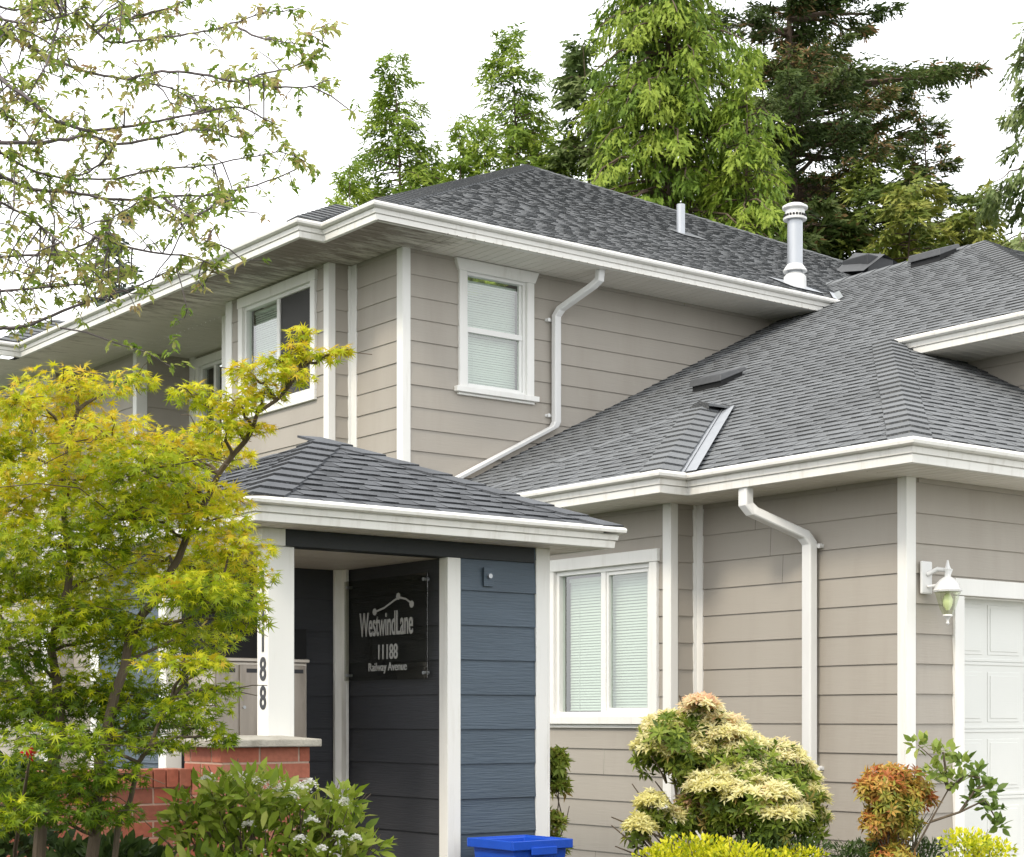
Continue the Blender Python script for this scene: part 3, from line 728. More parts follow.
# --- flue, vent pipe, roof vents
fx, fy = 13.70, 12.90; fzb = uz+SU*(fy-uy)
fl = MB(); fl.lathe((fx, fy, fzb), [(.125, -.10), (.12, .10), (.082, .14), (.080, .17)]); flo = fl.build('flue', M['whitemetal'], house)
fl = MB(); fl.lathe((fx, fy, fzb), [(.082, .12), (.082, .80)]); fl.build('flue_pipe', M['galv'], flo)
fl = MB(); fl.lathe((fx, fy, fzb), [(.085, .175), (.125, .155), (.13, .165), (.10, .21), (.082, .235)]); fl.build('storm_collar', M['whitemetal'], flo)
fl = MB(); fl.lathe((fx, fy, fzb), [(.10, .715), (.125, .71), (.128, .73), (.105, .745), (.105, .82), (.12, .82), (.138, .833), (.135, .855), (.09, .88), (.03, .89)]); fl.build('flue_cap', M['whitemetal'], flo)
fl = MB()
for k in range(20):
    a = 2*math.pi*k/20; fl.tube([(fx+.112*math.cos(a), fy+.112*math.sin(a), fzb+.745), (fx+.112*math.cos(a), fy+.112*math.sin(a), fzb+.765)], .012, 5)
fl.build('louvre', M['black'], flo)
fl = MB(); fl.add([(fx-.2, fy-.18, fzb-.18*SU+.02), (fx+.26, fy-.18, fzb-.18*SU+.02), (fx+.26, fy+.2, fzb+.2*SU+.02), (fx-.2, fy+.2, fzb+.2*SU+.02)], [(0, 1, 2, 3)]); fl.build('base_flashing', M['galv'], flo)
px_, py_ = 14.46, 15.50; pz_ = uz+SU*(py_-uy)
vp = MB(); vp.lathe((px_, py_, pz_), [(.052, -.05), (.052, .36), (.046, .36), (.046, .30)], 16); vpo = vp.build('vent_pipe', M['galv'], house)
vp = MB(); vp.add([(px_-.1, py_-.15, pz_-.15*SU+.02), (px_+.32, py_-.15, pz_-.15*SU+.02), (px_+.32, py_+.16, pz_+.16*SU+.02), (px_-.1, py_+.16, pz_+.16*SU+.02)], [(0, 1, 2, 3)]); vp.build('base_flashing', M['shingle'], vpo)
def roof_vent(x, y, ln, wd, hh):
    """low slanting louvre box on the wing roof: ln along y, wd up the slope, higher at its lower edge"""
    def slab(k, a0, a1, h0, h1, taper=0):
        V = []
        for hh_, g in ((h0, 0), (h1, taper)):
            for a, b in ((a0+g, -ln/2*k+g), (a0+g, ln/2*k-g), (a1-g, ln/2*k-g), (a1-g, -ln/2*k+g)):
                V.append((x+a, y+b, Pz(x+a)+hh_*(1.15-.5*(a-a0)/(a1-a0))))
        v = MB(); v.add(V, [(0,1,2,3), (7,6,5,4), (4,5,1,0), (5,6,2,1), (6,7,3,2), (7,4,0,3)], .5)
        return v
    o = slab(1, -wd/2, wd/2, hh*.52, hh*1.05, .012).build('roof_vent', M['ventcap'], house, .008)
    slab(.88, -wd*.42, wd*.40, -.02, hh*.52).build('vent_base', M['black'], o)
    return o
roof_vent(11.22, 11.53, .42, .34, .11)
roof_vent(14.86, 11.98, .44, .34, .12)
bv = MB(); bv.box(17.35, 17.85, 15.05, 15.5, 6.9, 7.28); bv.build('roof_vent', M['ventplastic'], house, .02)
bv = MB(); bv.add([(17.2, 15.0, 7.02), (17.62, 15.0, 7.30), (18.1, 15.1, 7.24), (18.2, 15.5, 7.26), (17.6, 15.5, 7.42), (17.2, 15.5, 7.1)], [(0, 1, 4, 5), (1, 2, 3, 4)]); bv.build('vent_hood', M['ventcap'], house)
# small orange sensor left under the bay eave
sr = MB(); sr.lathe((8.45, 10.37, ZG-.03), [(.03, 0), (.055, .008), (.06, .028)], 14); sr.build('soffit_light', paint('orange plastic', (.55, .12, .03), .4), house)

# ================================================================== mail kiosk (porch)
kiosk = empty('mail_kiosk', (4.6, 8.08, 0), 'open entry shelter with dark blue lap siding, white posts and its own hip roof', 'shelter')
KX, KY, KB = 5.731, 8.08, 9.213
KR, KL, KE = 6.445, 4.533, 10.25
ZK, ZC = 2.256, 2.165
SL, CH = M['slate'], M['charcoal']
siding('siding', Frame('A', KY), KX, KR, 0, ZK, SL, kiosk, -.016)
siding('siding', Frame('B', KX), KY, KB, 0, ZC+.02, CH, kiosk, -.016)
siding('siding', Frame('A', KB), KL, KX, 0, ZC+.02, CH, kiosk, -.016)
siding('siding', Frame('B', KL), KB, KE, 0, ZK, SL, kiosk, -.016)
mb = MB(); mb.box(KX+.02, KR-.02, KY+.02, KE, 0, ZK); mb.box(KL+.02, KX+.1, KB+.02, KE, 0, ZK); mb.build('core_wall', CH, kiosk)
boards('corner_board', kiosk, [(KX-T, KX, KY, KY+.068, 0, ZC), (KX-T, KX+.075, KY-T, KY, 0, ZC)])
boards('corner_board', kiosk, [(KR-.088, KR, KY-T, KY, 0, ZK), (KR, KR+T, KY-T, KY+.1, 0, ZK)])
boards('corner_board', kiosk, [(KX-.085, KX-.019, KB-.045, KB-.019, 0, ZC), (KX-.040, KX-.019, KB-.10, KB-.045, 0, ZC)], M['gutter'])
boards('corner_board', kiosk, [(KL-T, KL, KB, KB+.08, 0, ZK), (KL-T, KL+.085, KB-T, KB, 0, ZK)])
boards('corner_board', kiosk, [(KL-T, KL, KE-.12, KE, 0, ZK)])
boards('beam', kiosk, [(KL+.125, KR-.102, KY-.018, KY+.10, ZC, ZK-.001)], M['beam'])
boards('beam', kiosk, [(KL-.02, KL+.123, KY-.02, KB-.03, ZC, ZK-.001)], M['white'])
mb = MB()
t = KL
while t < KX:
    mb.box(t+.003, min(t+.12, KX)-.0, KY+.10, KB, ZC, ZC+.012); t += .12
mb.build('ceiling', M['porch_ceiling'], kiosk, .002)
mb = MB(); mb.box(KL, KX, KY+.10, KB, ZC+.02, ZC+.04); mb.build('ceiling_deck', M['under'], kiosk)
GYK, GLK, GRK, GBK = 7.80, 4.33, 6.73, 10.50
soffit('soffit', GLK, GRK, GYK, KY+.02, ZK, 'y', M['soffit'], kiosk)
soffit('soffit', GLK, KL+.05, KY+.02, GBK, ZK, 'x', M['soffit'], kiosk)
soffit('soffit', KR-.02, GRK, KY+.02, GBK, ZK, 'x', M['soffit'], kiosk)
gutter('gutter', kiosk, [(GRK, GBK), (GRK, GYK), (GLK, GYK), (GLK, GBK)], ZK-.003, h=.125, out=.085)
# post on the pier, white
boards('post', kiosk, [(4.560, 4.722, 8.08, 8.20, 1.13, ZC)], M['white'], .006)
# roof: four hips to one point
sk = MB(); dk2 = MB(); rl, rr, rf, rb, rz = GLK-.045, GRK+.045, GYK-.045, GBK+.045, ZK+.108
kx_, ky_ = (rl+rr)/2, (rf+rb)/2; kz = rz+.475*(rr-rl)/2
top = (kx_, ky_, kz)
c1, c2, c3, c4 = (rl, rf, rz), (rr, rf, rz), (rr, rb, rz), (rl, rb, rz)
kk = (kz-rz)/(ky_-rf)
shingles(sk, dk2, [[c1, c2, top]], c1, (1, 0, 0), (0, 1, kk), seed=41, e=.118)
shingles(sk, dk2, [[c4, c1, top]], c1, (0, 1, 0), (1, 0, (kz-rz)/(kx_-rl)), seed=42, e=.118)
shingles(sk, dk2, [[c2, c3, top]], c2, (0, 1, 0), (-1, 0, (kz-rz)/(kx_-rl)), seed=43, e=.118)
shingles(sk, dk2, [[c3, c4, top]], c3, (1, 0, 0), (0, -1, kk), seed=44, e=.118)
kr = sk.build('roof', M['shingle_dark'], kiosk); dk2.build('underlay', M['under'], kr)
hc = MB(); caps(hc, c1, Vector(c1).lerp(Vector(top), .96), Vector((0, 1, 0)), Vector((1, 0, 0)), .19, e=.172, th=.02, seed=51); hc.build('hip_cap', M['shingle_dark'], kr)
hc = MB(); caps(hc, c2, top, Vector((-1, 0, 0)), Vector((0, 1, 0)), .16, e=.20, th=.012, seed=52); hc.build('hip_cap', M['shingle_dark'], kr)
hc = MB(); caps(hc, c4, Vector(c4).lerp(Vector(top), .84), Vector((0, -1, 0)), Vector((1, 0, 0)), .09, e=.16, th=.012, seed=53); hc.build('hip_cap', M['shingle_dark'], kr)
hc = MB(); caps(hc, c3, Vector(c3).lerp(Vector(top), .84), Vector((0, -1, 0)), Vector((-1, 0, 0)), .09, e=.16, th=.012, seed=54); hc.build('hip_cap', M['shingle_dark'], kr)
mb = MB(); mb.box(4.3, KX-.02, 7.9, KB, 0, .06); mb.build('floor_slab', M['concrete'], kiosk)
# switch plate on the front panel
sp = MB(); sp.box(5.965, 6.035, 8.052, 8.064, 2.01, 2.12); spo = sp.build('cover_plate', SL, kiosk, .002)
sp = MB(); sp.tube([(6.0, 8.052, 2.07), (6.0, 8.035, 2.07)], .014, 12); sp.build('door_bell', M['galv'], spo)

# ================================================================== writing
def text_mesh(body, size, loc, right, up, mat, parent=None, sx=1.0, off=0.0, ext=.002, name='lettering', spacing=1.0):
    cu = bpy.data.curves.new(name, 'FONT'); cu.body = body; cu.size = size; cu.extrude = ext; cu.offset = off; cu.align_x = 'CENTER'; cu.space_character = spacing
    tmp = bpy.data.objects.new('tmp', cu); C.objects.link(tmp); bpy.context.view_layer.update()
    me = bpy.data.meshes.new_from_object(tmp.evaluated_get(bpy.context.evaluated_depsgraph_get()))
    bpy.data.objects.remove(tmp); bpy.data.curves.remove(cu)
    r, u = Vector(right).normalized(), Vector(up).normalized(); n = r.cross(u)
    for v in me.vertices:
        p = Vector(loc)+r*v.co.x*sx+u*v.co.y+n*v.co.z; v.co = p
    me.name = name; me.materials.clear()
    return link(name, me, mat, parent)
# numbers down the side face of the post: right of a reader standing at -x is -y
for i in range(5):
    ch = '11188'[i]; zc = 1.298+.153*(4-i)
    text_mesh(ch, .172, (4.5595, 8.132, zc), (0, -1, 0), (0, 0, 1), M['number'], kiosk, sx=.80, off=.0035, ext=.003, name='house_number')
# sign on the inner wall
sg = empty('name_sign', (KX-.03, 8.66, 1.48), 'smoked acrylic name sign with pale lettering on dark inner wall of the shelter', 'sign')
s = MB(); s.box(KX-.052, KX-.044, 8.215, 9.115, 1.475, 2.088); s.build('sign_panel', M['signglass'], sg, .002)
R_, U_ = (0, -1, 0), (0, 0, 1)
text_mesh('WestwindLane', .205, (KX-.055, 8.645, 1.742), R_, U_, M['letter'], sg, sx=.46, off=.0015)
text_mesh('11188', .125, (KX-.055, 8.63, 1.60), R_, U_, M['letter'], sg, sx=.72, off=.001)
text_mesh('Railway Avenue', .072, (KX-.055, 8.63, 1.53), R_, U_, M['letter'], sg, sx=.90)
em = MB()
arc = [(8.76, 1.885), (8.66, 1.905), (8.55, 1.945), (8.50, 1.958), (8.43, 1.945), (8.37, 1.915)]
for i in range(len(arc)-1):
    (a, b), (c, d) = arc[i], arc[i+1]
    em.add([(KX-.0555, a, b-.006), (KX-.0555, c, d-.006), (KX-.0555, c, d+.006), (KX-.0555, a, b+.006)], [(0, 1, 2, 3)])
for a, b in ((8.765, 1.885), (8.51, 1.965), (8.37, 1.912)):
    n = 7; em.add([(KX-.0565, a+.024*math.cos(2*math.pi*k/n), b+.022*math.sin(2*math.pi*k/n)) for k in range(n)], [tuple(range(n))])
em.build('emblem', paint('dull grey emblem', (.42, .42, .41), .5), sg)
for y, z in ((8.25, 2.05), (9.08, 2.05), (8.25, 1.51), (9.08, 1.51)):
    k = MB(); k.tube([(KX-.019, y, z), (KX-.060, y, z)], .010, 10); k.build('standoff', M['galv'], sg)

# ================================================================== mailboxes
mbx = empty('mailbox_cluster', (4.9, 8.9, .06), 'bronze metal mailbox bank with tall lockers behind the numbered white post', 'mailboxes')
x0, x1, yf, yb2, zt, zb = 4.64, 5.262, 8.86, 9.16, 1.572, 1.10
b = MB(); b.box(x0, x1, yf, yb2, zb, zt); b.build('cabinet', M['bronzeframe'], mbx, .006)
b = MB(); b.box(x0-.01, x1+.012, yf-.012, yb2, zt+.001, zt+.022); b.build('lid', M['bronzeframe'], mbx, .004)
xx = x0+.02
while xx < x1-.1:
    for z0_, z1_ in ((1.125, 1.555),):
        d = MB(); d.box(xx, xx+.138, yf-.010, yf-.001, z0_, z1_); do = d.build('locker_door', M['bronze'], mbx, .003)
        k = MB(); k.tube([(xx+.028, yf-.010, (z0_+z1_)/2-.03), (xx+.028, yf-.018, (z0_+z1_)/2-.03)], .010, 10); k.build('lock', M['galv'], do)
        p = MB(); p.box(xx+.045, xx+.12, yf-.0125, yf-.0105, z1_-.045, z1_-.022); p.build('label_slot', M['number'], do)
    xx += .150
for x in (4.70, 5.1):
    b = MB(); b.box(x, x+.08, 8.95, 9.05, .06, 1.10); b.build('leg', M['bronzeframe'], mbx)
nb = MB(); nb.box(4.80, 5.44, 9.165, 9.192, 1.60, 1.79); o = nb.build('slot_panel', M['black'], None, .003)  # flat black panel stands in for the dark opening in the wall
tag(o, 'black panel standing in for the dark recessed slot above the mailboxes', 'wall slot')

# ================================================================== brick pier and low wall
def bricks(mb, fr, s0, s1, z0, z1, bl=.195, bh=.066, gap=.011, d=.0035, shift0=0, soldier=False):
    z = z1; row = 0
    while z > z0+.01:
        b0 = max(z0, z-bh+gap/2); x = s0-(bl/2 if (row+shift0) % 2 else 0)
        while x < s1:
            a, b = max(s0, x), min(s1, x+bl-gap)
            if b-a > .012: fr.box(mb, a, b, 0, d*random.uniform(.85, 1.1), b0, z)
            x += bl
        z -= bh+gap/2; row += 1
wall = empty('brick_wall', (4.1, 8.3, 0), 'low red brick wall with a square pier and concrete cap under the white post', 'brick wall')
px0, px1, py0, py1 = 4.225, 4.755, 7.97, 8.40
pz1 = 1.095
mo = MB(); mo.box(px0+.012, px1-.003, py0+.0115, py1, 0, pz1); mo.box(1.2, px0+.02, 8.322, 8.50, 0, .975); mo.build('mortar_core', M['mortar'], wall)
pb = MB(); bricks(pb, Frame('A', py0+.012), px0, px1, 0, pz1, bl=.235, bh=.082); bricks(pb, Frame('B', px0+.012), py0+.012, py1, 0, pz1, bl=.235, bh=.082, shift0=1)
pb.build('pier', M['brick'], wall, .002)
lw = MB(); bricks(lw, Frame('A', 8.322), 1.2, px0, 0, .88, bl=.235, bh=.082)
x = 1.2
while x < px0-.02:     # rowlock course on top
    lw.box(x, min(x+.066, px0), 8.305, 8.51, .886, .980); x += .074
lw.build('low_wall', M['brick'], wall, .002)
cpb = MB(); q = .045; a0, a1, b0, b1 = px0-q, px1+q, py0-q, py1+q
zc0, zc1 = pz1+.002, 1.137
V = [(a0,b0,zc0),(a1,b0,zc0),(a1,b1,zc0),(a0,b1,zc0),(a0,b0,zc1),(a1,b0,zc1),(a1,b1,zc1),(a0,b1,zc1),(a0+.17,b0+.13,zc1+.018),(a1-.17,b0+.13,zc1+.018),(a1-.17,b1-.13,zc1+.018),(a0+.17,b1-.13,zc1+.018)]
cpb.add(V, [(3,2,1,0),(0,1,5,4),(1,2,6,5),(2,3,7,6),(3,0,4,7),(4,5,9,8),(5,6,10,9),(6,7,11,10),(7,4,8,11),(8,9,10,11)], .5)
cpb.build('cap_stone', M['concrete'], wall, .006)

# ================================================================== wall lantern
ln = empty('wall_lantern', (9.19, 7.45, 2.1), 'white coach lantern with ribbed glass shade beside the garage door', 'lamp')
lx, ly = 9.235, 7.33
b = MB(); b.box(9.135, 9.245, 7.462, 7.482, 2.07, 2.29); b.build('backplate', M['whitemetal'], ln, .012)
b = MB(); b.tube([(9.19, 7.462, 2.20), (9.22, 7.40, 2.235), (9.27, 7.33, 2.22), (lx, ly, 2.18)], .016, 10); b.tube([(9.19, 7.462, 2.12), (9.23, 7.40, 2.13), (9.27, 7.34, 2.17)], .010, 8); b.build('arm', M['whitemetal'], ln)
b = MB(); b.lathe((lx, ly, 2.08), [(.092, 0), (.097, .012), (.088, .02), (.076, .055), (.048, .085), (.022, .10), (.016, .13), (.024, .15), (.014, .17), (.005, .21)], 8); b.build('hood', M['whitemetal'], ln)
b = MB(); b.lathe((lx, ly, 1.93), [(.032, 0), (.050, .035), (.084, .148)], 8); b.build('lamp_shade', M['lampglass'], ln)
b = MB(); b.lathe((lx, ly, 1.96), [(.012, 0), (.030, .03), (.034, .07), (.015, .11)], 12); b.build('bulb', M['bulb'], ln)
b = MB(); b.lathe((lx, ly, 1.86), [(.004, 0), (.012, .012), (.007, .028), (.014, .045), (.034, .062), (.030, .072)], 10); b.build('finial', M['whitemetal'], ln)

# ================================================================== blue bin
bn = empty('recycling_bin', (5.98, 7.7, 0), 'bright blue plastic recycling bin standing in front of the dark siding', 'recycling bin')
b = MB(); x0, x1, y0, y1, zt = 5.79, 6.17, 7.54, 7.93, .565
ins = .05
V = [(x0+ins,y0+ins,0),(x1-ins,y0+ins,0),(x1-ins,y1-ins,0),(x0+ins,y1-ins,0),(x0,y0,zt),(x1,y0,zt),(x1,y1,zt),(x0,y1,zt),
     (x0+.02,y0+.02,zt),(x1-.02,y0+.02,zt),(x1-.02,y1-.02,zt),(x0+.02,y1-.02,zt),(x0+ins+.02,y0+ins+.02,.03),(x1-ins-.02,y0+ins+.02,.03),(x1-ins-.02,y1-ins-.02,.03),(x0+ins+.02,y1-ins-.02,.03)]
b.add(V, [(3,2,1,0),(0,1,5,4),(1,2,6,5),(2,3,7,6),(3,0,4,7),(4,5,9,8),(5,6,10,9),(6,7,11,10),(7,4,8,11),(8,9,13,12),(9,10,14,13),(10,11,15,14),(11,8,12,15),(12,13,14,15)], .5)
b.build('tub', M['binblue'], bn, .008)
b = MB(); b.box(x0-.022, x1+.022, y0-.022, y0-.001, zt-.045, zt+.006); b.box(x0-.022, x1+.022, y1+.001, y1+.022, zt-.045, zt+.006); b.box(x0-.022, x0-.001, y0, y1, zt-.045, zt+.006); b.box(x1+.001, x1+.022, y0, y1, zt-.045, zt+.006)
b.box(x0+.1, x1-.1, y0-.032, y0-.023, zt-.075, zt-.03)
b.build('rim', M['binblue'], bn, .005)
exec_plants = True

# ================================================================== vegetation
rng = np.random.default_rng(7)
def unit(v): return v/np.maximum(np.linalg.norm(v, axis=-1, keepdims=True), 1e-9)
def rdir(n): return unit(rng.normal(size=(n, 3)))
def curve_pts(a, b, sag=.0, n=5, jit=.0):
    a, b = np.array(a, float), np.array(b, float); L = np.linalg.norm(b-a); out = []
    for i in range(n+1):
        t = i/n; p = a+(b-a)*t; p[2] += sag*L*4*t*(1-t)
        if 0 < i < n: p = p+rng.normal(size=3)*jit*L
        out.append(p)
    return out

LM = {
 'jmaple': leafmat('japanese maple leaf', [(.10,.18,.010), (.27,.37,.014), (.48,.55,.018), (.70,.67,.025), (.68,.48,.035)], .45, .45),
 'maple': leafmat('young maple leaf', [(.17,.27,.04), (.30,.39,.075), (.44,.47,.14), (.50,.43,.19), (.44,.27,.16)], .5, .5),
 'cedar': leafmat('cedar spray', [(.07,.13,.018), (.14,.23,.028), (.23,.33,.04), (.33,.42,.06)], .35, .6, .3),
 'cedar_pale': leafmat('pale cedar spray', [(.08,.13,.04), (.14,.20,.06), (.22,.28,.10), (.30,.35,.15)], .30, .6, .3),
 'fir': leafmat('fir needles', [(.045,.075,.022), (.085,.13,.034), (.14,.18,.05), (.23,.18,.065), (.36,.21,.11)], .35, .6, .3),
 'mixed': leafmat('broken green foliage', [(.055,.095,.018), (.11,.16,.028), (.20,.25,.045), (.33,.34,.07)], .25, .6, .3),
 'spruce': leafmat('blue spruce needles', [(.05,.07,.05), (.09,.12,.09), (.13,.16,.12)], .2, .6, .3),
 'cream': leafmat('cream new leaves', [(.78,.72,.26), (.88,.83,.42), (.90,.86,.54), (.90,.66,.44), (.86,.44,.28)], .45, .5, .10),
 'pgreen': leafmat('pieris old leaves', [(.08,.13,.018), (.18,.26,.03), (.36,.42,.07), (.52,.36,.14)], .35, .5),
 'vib': leafmat('viburnum leaf', [(.085,.14,.012), (.18,.26,.02), (.30,.38,.04), (.44,.46,.12)], .38, .6, .2),
 'euon': leafmat('yellow euonymus leaf', [(.14,.22,.01), (.36,.42,.012), (.66,.64,.02), (.78,.74,.05)], .35, .4, .1),
 'juni': leafmat('dark evergreen leaf', [(.025,.05,.012), (.05,.09,.02), (.09,.14,.03)], .2, .5),
 'redp': leafmat('red and yellow leaf', [(.46,.12,.05), (.55,.22,.065), (.60,.38,.09), (.44,.42,.07), (.24,.30,.06)], .35, .4),
 'rhodo': leafmat('light green leaf', [(.07,.12,.02), (.15,.23,.04), (.28,.36,.07), (.40,.44,.12)], .35, .4),
 'petal': leafmat('white florets', [(.62,.58,.48), (.80,.78,.72), (.86,.85,.82)], .3, .5, .05),
 'redbloom': leafmat('red bloom', [(.55,.01,.02), (.70,.03,.04)], .3, .4, .1),
}

# ---------------- the yellow-green japanese maple at the left
def japanese_maple():
    root = empty('japanese_maple', tuple(at(70, 957+40, 7.2)*np.array([1, 1, 0])), 'spreading japanese maple with lacy yellow-green leaves in front of the brick wall', 'tree')
    pads = [(75,385,50,15),(132,380,20,10),(20,402,22,14),(60,420,48,20),(112,440,55,22),(20,450,35,22),(145,470,52,22),(70,480,60,26),(15,510,35,28),(185,495,45,18),(120,520,60,26),(60,545,60,26),
     (15,570,35,28),(100,580,60,22),(170,560,50,20),(235,548,34,14),(205,440,30,12),(236,402,24,12),(222,425,22,10),(250,372,20,10),(292,376,22,7),(318,355,26,5),(343,350,9,4),(303,333,12,7),(265,393,22,8),(192,395,20,11),(298,352,12,8),(276,360,12,8),
     (250,428,22,6),(215,455,35,12),(180,452,30,14),(240,575,34,14),(218,598,40,16),(252,606,16,8),(190,590,42,18),(243,622,24,9),(60,620,60,20),(118,640,55,22),(18,650,30,24),(180,664,42,11),(212,662,14,6),(150,692,48,15),
     (190,708,36,11),(200,728,24,9),(80,690,60,22),(18,710,30,26),(60,742,60,18),(130,737,42,13),(20,780,30,22),(70,790,40,16),(108,815,30,11),(100,775,44,14),(50,812,40,12),(150,715,44,14),(216,690,22,10),(60,705,50,18),(165,745,30,9),(10,815,26,16),(222,738,14,7),(200,640,36,12),(210,520,40,14),(165,630,40,14),(100,610,40,16),(40,590,40,18),(150,505,40,16),(225,500,26,10),(-30,450,40,40),(-30,560,40,50),(-30,680,40,50),(-40,790,40,40)]
    P = []; D = []; Nn = []; R = []; centres = []
    for i, (px, py, rx, ry) in enumerate(pads):
        d = 7.2+rng.uniform(-.55, .45) if px > 0 else 7.4
        if px > 225 and py < 460: d = 7.0+rng.uniform(-.08, .08)
        c = at(px, py, d); k = d/FPX; centres.append((c, rx*k))
        n = int(rx*ry*.40)+14
        o = rng.normal(size=(n, 3))*.58; o = o/np.maximum(1, np.linalg.norm(o, axis=1, keepdims=True)/1.15)
        o = o*np.array([rx*k, rx*k, ry*k])
        p = c+o; P.append(p)
        out = unit(o*np.array([1, 1, .3])+1e-6); dd = unit(out+rdir(n)*.8+np.array([0, 0, -.35])); D.append(dd)
        Nn.append(unit(np.array([0, 0, 1.0])+rdir(n)*.75-FW*.35))
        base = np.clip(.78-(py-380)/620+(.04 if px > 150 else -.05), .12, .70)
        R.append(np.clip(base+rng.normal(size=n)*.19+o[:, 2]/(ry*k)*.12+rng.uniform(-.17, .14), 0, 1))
    P = np.concatenate(P); n = len(P)
    tv, tf = star_leaf(7, .26, 2.35, .18)
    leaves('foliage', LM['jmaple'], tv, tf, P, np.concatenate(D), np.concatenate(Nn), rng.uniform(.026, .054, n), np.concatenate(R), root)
    stems = [[(40,1000,7.25),(38,880,7.25),(42,800,7.22),(62,735,7.2),(52,650,7.25),(72,560,7.2),(60,480,7.25),(78,410,7.2)],
             [(90,1000,7.15),(92,860,7.15),(100,780,7.15),(112,720,7.1),(128,640,7.1),(170,575,7.1),(195,520,7.1),(232,455,7.05),(262,415,7.0),(300,372,7.0)],
             [(95,940,7.2),(118,820,7.1),(140,765,7.0),(172,700,6.95)], [(62,735,7.2),(30,690,7.4),(8,640,7.4),(-20,560,7.4)],
             [(128,640,7.1),(165,625,7.0),(215,612,6.9)], [(72,560,7.2),(110,520,7.3),(140,480,7.35)]]
    sm = MB(); nodes = []
    rads = [(.034,.008), (.030,.006), (.016,.006), (.018,.005), (.013,.004), (.014,.005)]
    for st, (r0, r1) in zip(stems, rads):
        pts = [at(*q) for q in st]; pp = []
        for i in range(len(pts)-1):
            for t in (0, .33, .66): pp.append(pts[i]*(1-t)+pts[i+1]*t+rng.normal(size=3)*.008)
        pp.append(pts[-1]); sm.tube(pp, [r0+(r1-r0)*i/(len(pp)-1) for i in range(len(pp))], 8)
        nodes += pp
    nodes = np.array(nodes)
    for c, r in centres:
        dd = np.linalg.norm(nodes-c, axis=1)+np.maximum(0, nodes[:, 2]-c[2]+.05)*3; a = nodes[np.argmin(dd)]
        pts = curve_pts(a, c, .06, 5, .03); sm.tube(pts, [.009-.0012*i for i in range(6)], 5)
        for k in range(5):
            e = c+rng.normal(size=3)*np.array([r, r, r*.3])*.8; sm.tube(curve_pts(c, e, .05, 3, .04), [.003, .0025, .002, .0015], 4)
    sm.build('trunk', M['bark'], root)
japanese_maple()

